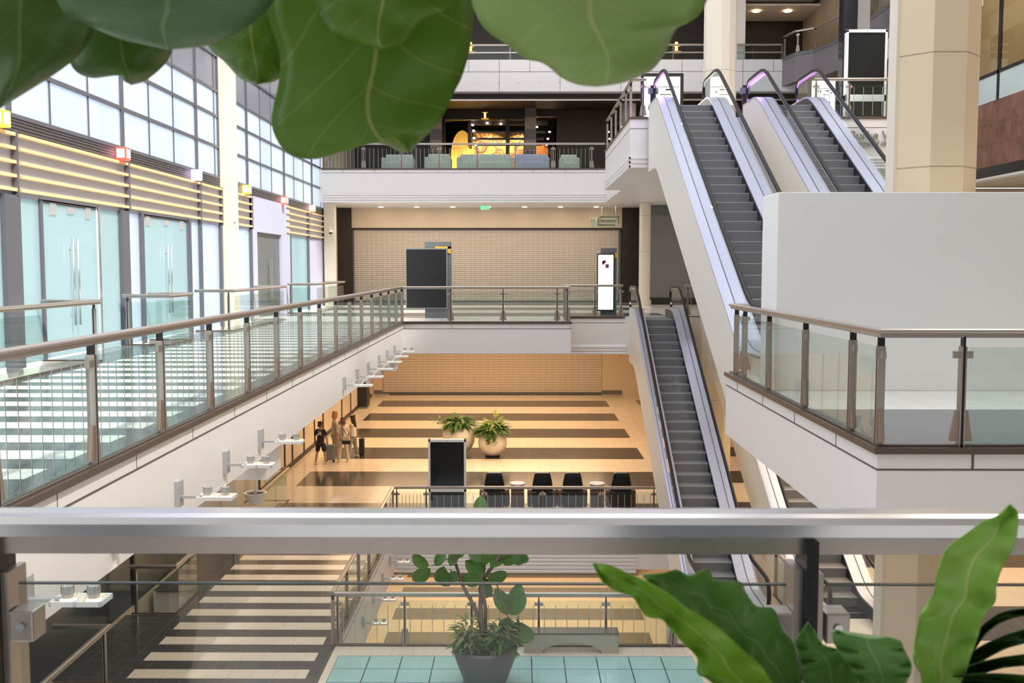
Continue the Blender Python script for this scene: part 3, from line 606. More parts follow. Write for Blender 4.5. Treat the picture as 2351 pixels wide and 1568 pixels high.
# ------------------------------------------------------------------ railings
CAP = [(-.045, -.03), (-.05, -.012), (-.045, .0), (-.02, .01), (.02, .01), (.045, .0), (.05, -.012), (.045, -.03), (.03, -.034), (.03, -.07), (-.03, -.07), (-.03, -.034)]
_pc = {}
def railing(label, path, z, posts, h=1.06, pick=0, cat='railing', clampy=True, boot=True, glass_=True, sc=1, name='glass_railing', nz=.0, slim=False, cap=True, gm=None):
    t = thing(name, label, cat, (path[0][0], path[0][1], z))
    if cap: MB().sweep(CAP, [(x, y, z+h) for x, y in path]).build('handrail', M_METAL, t)
    MB().sweep([(-.03, .0), (.03, .0), (.03, .03), (-.03, .03)], [(x, y, z) for x, y in path]).build('base_shoe', M_NOSE, t)
    segs = []; acc = 0
    for a, c in zip(path[:-1], path[1:]):
        L = math.hypot(c[0]-a[0], c[1]-a[1]); segs.append((a, c, L, acc)); acc += L
    bal = []
    for si, (a, c, L, s0) in enumerate(segs):
        d = ((c[0]-a[0])/L, (c[1]-a[1])/L); n = (-d[1], d[0])
        ps = posts[si]
        if isinstance(ps, (int, float)):
            k = max(1, round(L/ps)); ps = [L*i/k for i in range(k+1)]
        for i, s in enumerate(ps):
            if si and i == 0 and s < .05: continue
            o = (a[0]+d[0]*s, a[1]+d[1]*s)
            b = MB().obox(o, d, n, .012, .026, -.035, .035, z, z+.86*h).obox(o, d, n, -.026, -.012, -.035, .035, z, z+.86*h)
            if clampy:
                b.obox(o, d, n, .026, .085, -.02, .02, z+.76*h, z+.82*h).obox(o, d, n, -.085, -.026, -.02, .02, z+.76*h, z+.82*h)
            if slim and not (i == 0 and si == 0): continue
            p = b.build('post', M_METAL, t)
            MB().obox(o, d, n, -.0115, .0115, -.03, .03, z, z+h-.06).build('post_core', M_BLACK, p)
            if boot: MB().obox(o, d, n, .027, .1, -.02, .02, z+.06, z+.34, ta=.045).obox(o, d, n, -.1, -.027, -.02, .02, z+.06, z+.34, ta=-.045).build('boot_clamp', mat('bronze_clamp', (.42, .33, .27), .4, metal=.7), p)
        for s, e in zip(ps[:-1], ps[1:]):
            if glass_:
                MB().obox(a, d, n, s+.05, e-.05, -.006, .006, z+.03, z+.85*h).build('glass_panel', gm or M_GLASS, t)
            if pick:
                for j in range(pick):
                    q = s+(e-s)*(j+.5)/pick; bal.append((a[0]+d[0]*q-n[0]*.025, a[1]+d[1]*q-n[1]*.025))
    if bal:
        bal.sort(key=lambda p: p[1]); k0 = bal[:100]
        me = None
        for x, y in k0:
            if me is None:
                o = MB().cyl(0, 0, .06, .78*h, .0075, 6).build('baluster', M_STEEL, t); me = o
            else: o = me.copy(); COL.objects.link(o)
            o.location = (x, y, z); o.matrix_parent_inverse = PW(t).inverted()
        if len(bal) > 100:
            b = MB()
            for x, y in bal[100:]: b.cyl(x, y, z+.06, z+.78*h, .0075, 5)
            o = b.build('balusters', M_STEEL, t); o['kind'] = 'stuff'
    return t
railing('long glass railing along the left walkway edge with bronze posts', [(-3.45, 2.3), (-3.45, 29.2), (1.51, 29.3), (1.51, 32.4), (3.42, 32.4)], 0,
        [[4.13-.03+1.53*k-1.53*1 for k in range(17)]+[26.9], [1.45, 3.0, 4.6, 4.9], [1.55, 3.1], [.1, 1.0, 1.85]], pick=0)
# thin rods behind the left walkway glass
t = thing('safety_mesh', 'fine steel rods behind the glass of the long left railing', 'mesh', (-3.5, 15, 0))
me = MB().cyl(0, 0, .04, .84, .004, 6).build('rod', M_STEEL, t); me.location = (-3.5, 6.5, 0); me.matrix_parent_inverse = PW(t).inverted()
for k in range(1, 100):
    c = me.copy(); COL.objects.link(c); c.location = (-3.5, 6.5+.17*k, 0)
b = MB()
for k in range(100, 132): b.cyl(-3.5, 6.5+.17*k, .04, .84, .004, 5)
o = b.build('rods', M_STEEL, t); o['kind'] = 'stuff'
railing('glass railing around the right platform in front of the white barricade', [(3.5, 15.1), (3.27, 15.1), (3.25, 8.82), (12.4, 8.82)], 0, [[.05], [.3, .86, 2.25, 3.9, 5.5, 6.25], [.72, 2.4, 4.1, 5.8, 7.5]])
railing('upper railing with steel balusters in front of the restaurant', [(-8.15, 41.6), (3.6, 41.6)], L3, [[.3, 1.7, 3.28, 4.86, 6.44, 8.02, 9.6, 11.2]], pick=9)
railing('glass railing around the white balcony left of the tall escalator', [(3.12, 35.2), (3.12, 27.56), (3.5, 27.56)], L3, [[.1, 1.6, 3.1, 4.6, 6.1, 7.3], [.3]])
railing('upper right railing with balusters in front of the tall kiosk', [(8.1, 27.56), (12.35, 27.56), (12.35, 33.9)], L3, [[.05, .95, 2.5, 4.2], 1.6], pick=6)
railing('glass balustrade with two steel rails along the top floor', [(-8, 47.1), (12.3, 47.1)], 11.3, [2.4], h=.72, boot=False, clampy=False)
tr = [o for o in COL.objects if o.get('label') == 'glass balustrade with two steel rails along the top floor'][0]
MB().box(-8, 12.3, 47.02, 47.06, 11.6, 11.66).build('mid_rail', M_METAL, tr)
railing('glass railing on the mauve balcony at upper right', [(12.35, 47), (12.6, 45.85), (13.25, 45.25), (13.75, 43.0), (13.75, 34)], 11.35, [[.1], [.1], [.1], 1.5], h=1.0)
railing('far railing with balusters around the lower hall opening behind the chairs', [(-3.6, 28.05), (6.1, 28.05)], L1, [[.1, .95, 2.62, 4.3, 6.0, 7.5, 8.9]], pick=8)
railing('side glass railing along the left edge of the lower opening', [(-3.6, 18.75), (-3.6, 27.95)], L1, [1.53])
railing('near railing with pale balusters behind the potted tree', [(-3.55, 18.72), (3.35, 18.72)], L1, [[.05, 1.35, 2.65, 3.95, 5.25, 6.55]], pick=6)
railing('short glass railing beside the foot of the lower escalator', [(5.75, 20.15), (5.75, 21.8)], L1, [[.1, 1.5]])
for z, wh in ((0, 'upper walkway'), (L1, 'lower hall')):
    railing('corner glass railing of the nearest light well, %s' % wh, [(-8.2, 16.95), (-7.22, 16.95), (-7.22, 6)], z, [[.9], [2, 4, 6, 8, 10]], boot=False, pick=0, slim=True, clampy=False)
    railing('small U-shaped railing of the second light well, %s' % wh, [(-8.2, 20.45), (-7.25, 20.45), (-7.25, 21.9), (-8.2, 21.9)], z, [[.1, .85], [.1, 1.4], [.1, .85]], boot=False, slim=True, clampy=False)
    railing('glass railing of the third light well, %s' % wh, [(-8.2, 25.05), (-7.25, 25.05), (-7.25, 30.7), (-8.2, 30.7)], z, [[.85], [.1, 2.0, 4.0, 5.5], [.1, .8]], boot=False, slim=True, clampy=False)
railing('farthest glass light well railing near the corner column', [(-8.2, 35.15), (-7.2, 35.15), (-7.2, 40.9), (-8.0, 40.9)], 0, [[.1, .85], [.1, 2, 4, 5.6], [.1, .7]], boot=False, slim=True, clampy=False)
railing('short railing right of the lower escalator head', [(5.45, 32.45), (8.0, 32.45)], 0, [[.1, 1.4, 2.4]], pick=6)
# white barricade
t = tag(MB().box(3.37, 12.5, 12.95, 13.75, 0, 2.59).build('barricade', M_BOX), 'large plain white boarded barricade standing on the right platform', 'barricade'); bev(t, .01)
# ------------------------------------------------------------------ escalators
RUN, RISE, NS = .367, 5.72/27, 27
def escalator(label, xc, ytop, ztop, outL=.87, outR=.85, glow=False, bot=-1.5):
    t = thing('escalator', label, 'escalator', (xc, ytop-5, ztop-5.72), 'escalators')
    yb = ytop-RUN*NS; zb = ztop-5.72
    def line(d, y0, y1, rnd=.0):
        pts = [(y0, zb+d)]
        if rnd:
            for k in (-1, -.5, 0, .5, 1): pts.append((yb+k*rnd, zb+d+(.577*rnd*((k+1)/2)**2 if k > -1 else 0)))
            for k in (-1, -.5, 0, .5, 1): pts.append((ytop+k*rnd, ztop+d-.577*rnd*((1-k)/2)**2))
        else: pts += [(yb, zb+d), (ytop, ztop+d)]
        pts.append((y1, ztop+d)); return pts
    y0, y1 = yb-1.25, ytop+1.5
    xl, xr = xc-.68, xc+.68
    # cladding
    for x0, x1, nm in ((xc-outL, xc-outL+.04, 'side_cladding'), (xc+outR-.04, xc+outR, 'side_cladding')):
        MB().stripx(line(.29, y0, y1, .4), [(y, max(z, zb-.93)) for y, z in line(bot, y0, y1, .4)], x0, x1).build(nm, mat('escalator_cladding', (.80, .77, .72), .45, noise=.02, nscale=4), t)
    MB().stripx([(y, max(z, zb-.91)) for y, z in line(bot+.02, y0, y1, .4)], [(y, max(z, zb-.93)) for y, z in line(bot-.02, y0, y1, .4)], xc-outL+.03, xc+outR-.03).build('underside', M_WHITE, t)
    for x0, x1 in ((xc-outL-.005, xl-.01), (xl+.01, xc-.45), (xc+.45, xr-.01), (xr+.01, xc+outR+.005)):
        MB().stripx(line(.31, y0, y1, .4), line(.27, y0, y1, .4), x0, x1).build('deck_cover', M_LAV, t)
    for x0, x1 in ((xl-.01, xl+.01), (xr-.01, xr+.01)):
        MB().stripx(line(.315, y0, y1, .4), line(.2, y0, y1, .4), x0, x1).build('glass_seal', M_BLACK, t)
    for x0, x1 in ((xc-.47, xc-.452), (xc+.452, xc+.47)):
        MB().stripx(line(.27, y0, y1, .4), line(-.35, y0, y1, .4), x0, x1).build('skirt_panel', M_BLACK, t)
    # handrail path
    def hp(d):
        p = []
        for k in range(7):
            a = math.pi*(-.42+.92*k/6); p.append((y0-.18-.28*math.cos(a), zb+.66+(d-.66)*math.sin(a)))
        p += line(d, y0, y1, .4)
        for k in range(7):
            a = math.pi*(.5-.92*k/6); p.append((y1+.1+.28*math.cos(a), ztop+.66+(d-.66)*math.sin(a)))
        return p
    for x in (xl, xr):
        P = hp(.99)
        h = MB().tube([(x, y, z) for y, z in P], .043, 10).build('handrail', M_RUB, t, smooth=True)
        P2 = [(x, y, z) for y, z in hp(.945)]
        MB().tube(P2, .026, 8).build('handrail_guide', M_STEEL, h, smooth=True)
        up = line(.93, y0-.1, y1+.1, .4); lo = line(.31, y0-.1, y1+.1, .4)
        MB().stripx(up, lo, x-.006, x+.006).build('glass_panel', glass('escalator_glass', (.88, .92, .92)), t)
        for yy, zz, s in ((y0-.1, zb, -1), (y1+.1, ztop, 1)):
            arc = [(yy+s*.34*math.cos(a), zz+.62+.31*math.sin(a)) for a in [math.pi*(-.5+k/8) for k in range(9)]]
            MB().prismx(arc, x-.006, x+.006).build('glass_end', glass('escalator_glass', (.88, .92, .92)), t)
    # steps
    b = MB(); b.prismx([(0, 0), (RUN+.03, 0), (RUN+.03, -.03), (.06, -.03), (.06, -RISE*1.05), (.03, -RISE*1.05), (.018, -RISE*.55)], xc-.45, xc+.45)
    m = MC.get('step_metal')
    if not m:
        m = mat('step_metal', (.14, .145, .155), .5, metal=.2); q = NT(m)
        q.l.new(q.mix(q.per(q.x, 0, .018, .009), (.28, .285, .31), (.19, .195, .215)), q.n['Principled BSDF'].inputs['Base Color'])
    step = b.build('step', m, t)
    e = MB().box(xc-.45, xc+.45, -.002, .012, -.012, .002).build('step_edge', mat('step_edge', (.45, .45, .46), .5), step)
    step.location = (0, yb, zb+RISE)
    for k in range(1, NS+3):
        c = step.copy(); COL.objects.link(c); c.location = (0, yb+RUN*k, min(ztop, zb+RISE*(k+1)))
        d = e.copy(); COL.objects.link(d); d.parent = c
    for k in (1, 2):
        c = step.copy(); COL.objects.link(c); c.location = (0, yb-RUN*k, zb); d = e.copy(); COL.objects.link(d); d.parent = c
    MB().box(xc-.5, xc+.5, y0-.7, yb-2*RUN, zb-.03, zb+.006).build('landing_plate', M_LAMP, t); MB().box(xc-.5, xc+.5, ytop+3*RUN, y1+.6, ztop-.03, ztop+.006).build('landing_plate', M_LAMP, t)
    if glow:
        P = [(y, z) for y, z in hp(.90) if y > ytop+.1]
        for x in ((xl, xr) if glow == 2 else (xl,)):
            MB().tube([(x, y, z) for y, z in P], .014, 6).build('led_strip', mat('violet_led', (.35, .1, 1), .4, emit=3, ecol=(.27, .05, 1)), t)
    return t
escalator('tall escalator left of the white barricade rising to the upper balcony', 4.42, 25.8, L3, glow=True)
escalator('rear right escalator rising behind the white barricade', 6.97, 25.8, L3, glow=2)
escalator('lower escalator in the centre going down to the hall floor', 4.42, 31.3, 0, outL=.74)
escalator('lower right escalator partly hidden under the right platform', 6.9, 30.9, 0)
for x in (4.42, 6.97):
    l = bpy.data.lights.new('violet_led', 'AREA'); l.shape = 'RECTANGLE'; l.size = .3; l.size_y = 1.6; l.energy = 9; l.color = (.4, .15, 1)
    o = bpy.data.objects.new('violet_led_light', l); COL.objects.link(o); o.location = (x-.68, 26.9, L3+.9); 
# ------------------------------------------------------------------ displays and kiosks
def kiosk(name, label, x0, x1, y, z0, z1, foot=.0):
    t = thing(name, label, 'kiosk', ((x0+x1)/2, y, z0))
    w = x1-x0; fr = .055*w
    b = MB().box(x0, x0+fr, y-.06, y+.12, z0+.1, z1).box(x1-fr, x1, y-.06, y+.12, z0+.1, z1).box(x0, x1, y-.06, y+.12, z1-fr*1.3, z1).box(x0, x1, y-.06, y+.12, z0+.55, z0+.74)
    b.box(x0+fr, x1-fr, y+.03, y+.12, z0+.1, z1-fr); bev(b.build('frame', mat('kiosk_white', (.86, .86, .88), .4), t), .008)
    MB().box(x0+fr, x1-fr, y-.03, y+.02, z0+.74, z1-fr*1.3).build('screen', M_SCREEN, t)
    MB().box(x0+fr*.3, x1-fr*.3, y-.05, y+.1, z0, z0+.55).build('base', M_BLACK, t); c = MB().cyl((x0+x1)/2, 0, 0, .01, .012, 10).build('camera_lens', M_BLACK, t)
    c.data.transform(Matrix.Translation((0, y-.06, z1-fr*.65)) @ Matrix.Rotation(R(90), 4, 'X') @ Matrix.Translation((-(0), 0, 0)))
    return t
kiosk('display_kiosk', 'white framed digital kiosk with black screen on the lower hall floor', -2.72, -1.58, 29.6, L1, -3.56)
kiosk('display_kiosk', 'white framed digital kiosk with black screen on the upper right floor', 9.17, 10.32, 28.3, L3, 8.25)
t = thing('display_pillar', 'grey pillar carrying a large black screen with a yellow strip', 'display', (-2.6, 31.9, 0))
MB().box(-3.0, -2.16, 31.8, 32.2, 0, 2.45).build('pillar', mat('pillar_grey', (.16, .17, .185), .45), t); MB().box(-3.6, -2.27, 31.66, 31.74, .31, 2.23).build('screen_frame', mat('frame_grey', (.3, .3, .3), .4), t)
MB().box(-3.57, -2.3, 31.64, 31.67, .34, 2.2).build('screen', M_BLACK, t); MB().box(-2.66, -2.155, 31.77, 31.8, 2.22, 2.29).box(-2.26, -2.155, 31.77, 31.8, 2.08, 2.29).build('yellow_strip', mat('yellow_vinyl', (.75, .52, .06), .5), t)
t = thing('lit_sign_board', 'narrow glowing white sign board on a grey pillar by the lower escalator head', 'sign', (3.05, 33.9, 0))
MB().box(2.82, 3.36, 33.85, 34.1, 0, 2.28).build('pillar', mat('pillar_grey', (.1, .1, .1)), t); MB().box(2.68, 3.27, 33.76, 33.84, .14, 2.09).build('frame', M_BLACK, t)
m = bpy.data.materials.new('lit_panel'); m.use_nodes = True; q = NT(m); pb = q.n['Principled BSDF']; pb.inputs['Emission Strength'].default_value = 1.5
g = q.m('MINIMUM', 1, q.m('MAXIMUM', 0, q.m('DIVIDE', q.m('SUBTRACT', 1.4, q.z), 1.4))); q.l.new(q.mix(g, (1, 1, 1), (.45, 1, .5)), pb.inputs['Emission Color']); pb.inputs['Base Color'].default_value = (.8, .8, .8, 1)
MB().box(2.72, 3.23, 33.745, 33.77, .19, 2.05).build('lit_panel', m, t)
m = mat('plum_mark', (.28, .08, .22), .5)
MB().box(2.84, 2.93, 33.735, 33.746, 1.72, 1.84).box(2.88, 2.98, 33.735, 33.746, 1.77, 1.87).box(2.96, 3.08, 33.735, 33.746, 1.60, 1.74).build('logo_mark', m, t)
MB().box(3.29, 3.37, 33.83, 33.85, 1.95, 2.12).build('yellow_strip', mat('yellow_vinyl', (.5, .4, .1)), t)
M_LIT = mat('lit_map', (.9, .87, .8), .5, emit=1.25, ecol=(1, .93, .82))
def mapboard(x0, x1, y, z0, z1, lb):
    t = thing('directory_board', lb, 'sign', ((x0+x1)/2, y, L3))
    MB().box(x0-.08, x1+.1, y, y+.12, z0-.15, z1+.1).build('frame', M_DK, t); MB().box(x0, x1, y-.02, y, z0, z1).build('lit_panel', M_LIT, t); MB().box(x0, x1, y+.02, y+.1, L3, z0-.1).build('base', M_DK, t)
    w, h = x1-x0, z1-z0; b = MB()
    for u, v, a, c in ((.2, .66, .12, .03), (.35, .62, .05, .09), (.6, .66, .14, .04), (.45, .55, .3, .02), (.12, .25, .2, .03), (.12, .18, .03, .08), (.55, .14, .08, .2), (.6, .3, .2, .04), (.72, .18, .08, .14), (.8, .6, .06, .04)):
        b.box(x0+u*w, x0+(u+a)*w, y-.024, y-.02, z0+v*h, z0+(v+c)*h)
    b.build('map_graphic', mat('map_ink', (.05, .05, .06), .5), t); MB().box(x0+.02, x1-.02, y-.024, y-.02, z0+.74*h, z0+.755*h).build('divider', M_DK, t)
mapboard(3.62, 4.66, 29, 5.95, 7.1, 'glowing directory board behind the head of the tall escalator')
mapboard(8.45, 9.12, 29, 6.08, 6.98, 'glowing directory board behind the rear right escalator head')
for x, lb in ((3.74, 'dark escalator gate post with grey box, left of the glowing map'), (6.3, 'dark escalator gate post with grey box beside the violet newel')):
    t = thing('gate_post', lb, 'post', (x, 27.3, L3)); MB().box(x-.06, x+.06, 27.95, 28.05, L3, L3+.95).build('post', M_BLACK, t); MB().box(x-.12, x+.14, 27.93, 28.08, L3+.72, L3+.88).build('sensor_box', M_DGREY, t)
# ------------------------------------------------------------------ twin lamps on the fascias
def lampset(x, y, z, label, grp, first=None):
    if first: return dup(first, (x, y, z), label)
    t = thing('wall_lamp', label, 'lamp', (x, y, z), grp)
    MB().box(x, x+.05, y-.0, y+.13, z-.13, z+.13).build('wall_plate', M_LAMP, t); MB().box(x+.05, x+.27, y+.03, y+.08, z-.045, z-.02).build('arm', M_LAMP, t)
    b = MB(); X0 = x+.22; X1 = x+.58; Z0 = z-.055; Z1 = z-.02
    b.box(X0, X1, y-.03, y-.012, Z0, Z1).box(X0, X1, y+.152, y+.17, Z0, Z1).box(X0, X0+.018, y-.03, y+.17, Z0, Z1).box(X1-.018, X1, y-.03, y+.17, Z0, Z1).box((X0+X1)/2-.01, (X0+X1)/2+.01, y-.03, y+.17, Z0, Z1)
    b.build('tray', M_BOX, t)
    for k in (0, 1):
        cx = X0+.09+.18*k; cy = y+.07
        h = MB().lathe([(.001, .085), (.04, .085), (.043, .03), (.04, .02), (.04, 0), (.001, 0)], (cx, cy, Z1), 14)
        for q in range(10):
            a = q*2*math.pi/10; h.box(cx+.043*math.cos(a)-.003, cx+.043*math.cos(a)+.003, cy+.043*math.sin(a)-.003, cy+.043*math.sin(a)+.003, Z1+.03, Z1+.085)
        s = h.build('spot_head', M_LAMP, t); MB().lathe([(.042, 0), (.06, -.02), (.06, -.03), (.001, -.03)], (cx, cy, Z1), 14).build('glowing_ring', mat('ring_glow', (1, .8, .55), .4, emit=1.6, ecol=(1, .75, .45)), s)
    b = MB()
    for q in (0, 1):
        sx = X0+.02+.18*q-.06; b.tube([(sx+.1*math.sin(a)*.5+.06*(1-math.cos(a))*.8, y+.06, Z1+.1*math.sin(a)) for a in [math.pi*k/8 for k in range(9)]], .005, 5)
    b.build('cable', M_BOX, t)
    return t
ys = [6.59, 8.12, 9.67, 11.28, 12.83, 19.09, 20.63, 22.19, 23.92, 25.43, 26.95]
oz = ['nearest', 'second', 'third', 'fourth', 'fifth', 'sixth', 'seventh', 'eighth', 'ninth', 'tenth', 'farthest']
f0 = None
for y, o_ in zip(ys, oz):
    l = lampset(-3.42, y, -.64, 'twin spot lamp bracketed to the long left white fascia, %s from the front' % o_, 'twin lamps on the left fascia', f0)
    f0 = f0 or l
    q = bpy.data.lights.new('lamp_glow', 'SPOT'); q.energy = 13; q.color = (1, .76, .5); q.spot_size = R(70); q.spot_blend = .8; q.shadow_soft_size = .05
    qo = bpy.data.objects.new('lamp_glow', q); COL.objects.link(qo); qo.location = (-3.22, y+.07, -.72); qo.rotation_euler = (0, R(10), 0)
f1 = None
for y, o_ in zip((20.2, 21.9, 23.5, 25.1, 26.6), ('first', 'second', 'third', 'fourth', 'fifth')):
    l = lampset(-3.55, y, L1-.7, 'twin spot lamp on the white edge of the lower opening, %s from the potted tree' % o_, 'twin lamps on the lower opening edge', f0); l['group'] = 'twin lamps on the lower opening edge'
# ------------------------------------------------------------------ bench
t = thing('bench', 'pale wood bench with dark seat and arched underside by near railing', 'bench', (1.15, 18.5, L1))
pr = [(-.25, 0), (-.25, .37), (1.55, .37), (1.55, 0), (1.42, 0)]+[(.66+.58*math.cos(a)*1.0, .0+.2*math.sin(a)) for a in [math.pi*k/10 for k in range(11)]]+[(.0, 0)]
M_BW = mat('bench_wood', (.52, .46, .36), .5, noise=.12, nscale=6)
b = MB(); n = len(pr); b.add([(.36+u, 18.36, L1+v) for u, v in pr]+[(.36+u, 18.66, L1+v) for u, v in pr], [list(range(n))[::-1], list(range(n, 2*n))]+[(i, (i+1) % n, n+(i+1) % n, n+i) for i in range(n)]); b.build('bench_body', M_BW, t)
MB().box(.10, 1.92, 18.35, 18.67, L1+.37, L1+.4).build('seat', mat('bench_top', (.13, .11, .095), .3, noise=.1), t)
# ------------------------------------------------------------------ plants
def leafmat(name, c1, c2, vein, nv=7, rough=.35, vs=.14, trans=.25, nz=1.0):
    m = bpy.data.materials.new(name); m.use_nodes = True; t = NT(m); b = t.n['Principled BSDF']
    uv = t.n.new('ShaderNodeUVMap'); sp = t.n.new('ShaderNodeSeparateXYZ'); t.l.new(uv.outputs[0], sp.inputs[0])
    u = t.m('ABSOLUTE', t.m('SUBTRACT', sp.outputs[0], .5)); v = sp.outputs[1]
    mid = t.m('LESS_THAN', u, .012*vs/.14)
    wv = t.m('SUBTRACT', t.m('MULTIPLY', v, nv), t.m('MULTIPLY', t.m('POWER', u, .8), nv*.42))
    lat = t.m('LESS_THAN', t.m('FLOORED_MODULO', wv, 1), .05)
    vmask = t.m('MAXIMUM', mid, t.m('MULTIPLY', lat, .42))
    n = t.noise(9*nz, 4); n2 = t.noise(38*nz, 3)
    c = t.mix(n, c1, c2); c = t.mix(t.m('MULTIPLY', n2, .25), c, tuple(x*.6 for x in c1)); c = t.mix(t.m('MULTIPLY', vmask, .8), c, vein)
    t.l.new(c, b.inputs['Base Color']); b.inputs['Roughness'].default_value = rough; b.inputs['Specular IOR Level'].default_value = .4
    bp = t.n.new('ShaderNodeBump'); bp.inputs['Strength'].default_value = .5; bp.inputs['Distance'].default_value = .004
    t.l.new(t.m('ADD', t.m('MULTIPLY', lat, -.5), t.m('MULTIPLY', n, .8)), bp.inputs['Height']); t.l.new(bp.outputs[0], b.inputs['Normal'])
    tl = t.n.new('ShaderNodeBsdfTranslucent'); t.l.new(c, tl.inputs[0]); mx = t.n.new('ShaderNodeMixShader'); mx.inputs[0].default_value = trans
    out = t.n['Material Output']; t.l.new(b.outputs[0], mx.inputs[1]); t.l.new(tl.outputs[0], mx.inputs[2]); t.l.new(mx.outputs[0], out.inputs[0])
    return m
def cr(P, k, s):
    p0, p1, p2, p3 = (P[max(0, min(len(P)-1, k+j))] for j in (-1, 0, 1, 2))
    return tuple(.5*((2*p1[i])+(-p0[i]+p2[i])*s+(2*p0[i]-5*p1[i]+4*p2[i]-p3[i])*s*s+(-p0[i]+3*p1[i]-3*p2[i]+p3[i])*s**3) for i in (0, 1))
def grid_leaf(name, left, right, d0, d1, m, parent, fold=.03, wave=.012, nw=5, rows=36, cols=12, off=0, ed=.01, phase=0):
    n = len(left); vs = []; uvs = []
    for i in range(rows+1):
        T = i/rows*(n-1); k = min(int(T), n-2); s = T-k
        a = cr(left, k, s); c = cr(right, k, s); tt = i/rows
        for j in range(cols+1):
            u = j/cols; x = a[0]+(c[0]-a[0])*u; y = a[1]+(c[1]-a[1])*u; q = abs(u-.5)*2
            d = d0+(d1-d0)*tt+fold*q*q+wave*q*math.sin(tt*nw*2*math.pi+phase+(2 if u > .5 else 0))+.006*math.sin(9*tt+7*u+phase)
            vs.append(U(x, y, d)); uvs.append((u, tt))
    fs = [(i*(cols+1)+j, i*(cols+1)+j+1, (i+1)*(cols+1)+j+1, (i+1)*(cols+1)+j) for i in range(rows) for j in range(cols)]
    me = bpy.data.meshes.new(name); me.from_pydata([tuple(v) for v in vs], [], fs)
    ul = me.uv_layers.new(name='UVMap')
    for p in me.polygons:
        p.use_smooth = True
        for li in p.loop_indices: ul.data[li].uv = uvs[me.loops[li].vertex_index]
    me.materials.append(m); o = bpy.data.objects.new(name, me); COL.objects.link(o)
    o.parent = parent; o.matrix_parent_inverse = PW(parent).inverted()
    so_ = o.modifiers.new('Solidify', 'SOLIDIFY'); so_.thickness = .0012
    return o
VG = (.34, .38, .09)
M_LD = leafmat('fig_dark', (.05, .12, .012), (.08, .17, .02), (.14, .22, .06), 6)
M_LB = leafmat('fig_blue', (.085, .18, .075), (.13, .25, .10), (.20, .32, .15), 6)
M_LM = leafmat('fig_mid', (.085, .20, .010), (.14, .28, .022), VG, 6)
M_LL = leafmat('fig_light', (.24, .38, .10), (.32, .47, .15), (.42, .48, .17), 5)
ft = thing('fiddle_leaf_fig', 'large fiddle leaf fig hanging over the top of the view', 'plant', (-1.3, 1.2, 0))
MB().lathe([(.001, 0), (.22, 0), (.3, .55), (.33, .6), (.29, .6), (.27, .5), (.001, .5)], (-1.3, 1.2, 0), 24).build('pot', M_DGREY, ft, smooth=False)
MB().tube([(-1.3, 1.2, .5), (-1.28, 1.22, 1.2), (-1.15, 1.28, 1.8), (-.85, 1.36, 2.12), (-.4, 1.42, 2.2), (.05, 1.44, 2.18), (.25, 1.44, 2.16)], [.03, .028, .025, .02, .015, .011, .006], 8).build('trunk', mat('bark', (.16, .11, .07), .8, noise=.3, nscale=30), ft, smooth=True)
FL = [
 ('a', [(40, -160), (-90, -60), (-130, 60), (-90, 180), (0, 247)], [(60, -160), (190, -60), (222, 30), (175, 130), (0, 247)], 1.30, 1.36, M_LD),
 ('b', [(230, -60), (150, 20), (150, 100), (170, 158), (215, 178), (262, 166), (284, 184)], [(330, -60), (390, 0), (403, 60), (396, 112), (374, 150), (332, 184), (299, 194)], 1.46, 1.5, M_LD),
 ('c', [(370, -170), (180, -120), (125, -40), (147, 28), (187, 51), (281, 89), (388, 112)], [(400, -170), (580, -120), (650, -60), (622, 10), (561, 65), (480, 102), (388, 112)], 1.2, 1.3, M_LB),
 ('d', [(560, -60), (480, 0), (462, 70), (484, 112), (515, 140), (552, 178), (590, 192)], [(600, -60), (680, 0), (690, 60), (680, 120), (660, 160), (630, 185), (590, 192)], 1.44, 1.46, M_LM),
 ('e', [(760, -60), (640, -40), (614, 28), (643, 120), (641, 190), (625, 262), (629, 304), (655, 346), (702, 364), (749, 358), (795, 332), (842, 323), (889, 332), (917, 346), (940, 348)],
       [(800, -60), (1000, -70), (1081, 0), (1086, 47), (1080, 100), (1071, 140), (1058, 180), (1043, 211), (1025, 250), (1006, 281), (990, 300), (972, 316), (958, 330), (948, 340), (940, 348)], 1.38, 1.44, M_LM),
 ('f', [(870, -170), (720, -110), (696, -50), (716, 0), (763, 70), (809, 98), (880, 112)], [(900, -170), (1040, -110), (1075, -50), (1042, 9), (975, 45), (932, 95), (880, 112)], 1.26, 1.3, M_LM),
 ('g', [(1300, -200), (1120, -140), (1078, -60), (1084, 0), (1110, 60), (1167, 103), (1208, 134), (1238, 140), (1262, 153), (1286, 174), (1313, 188), (1340, 195), (1372, 197)],
       [(1340, -200), (1560, -140), (1640, -60), (1622, 0), (1604, 33), (1581, 51), (1556, 60), (1542, 80), (1530, 112), (1506, 149), (1478, 169), (1430, 188), (1372, 197)], 1.1, 1.22, M_LL)]
for k, (nm, lf, rt, d0, d1, m) in enumerate(FL):
    o = grid_leaf('leaf', lf, rt, d0, d1, m, ft, fold=.04, wave=.008, nw=3, phase=k)
    p = U((lf[0][0]+rt[0][0])/2, lf[0][1], d0)
    MB().tube([p, (p+Vector((0, .05, .06))), Vector((p.x+.02, 1.42, 2.19))], .004, 6).build('petiole', mat('petiole_green', (.2, .25, .07), .5), ft)
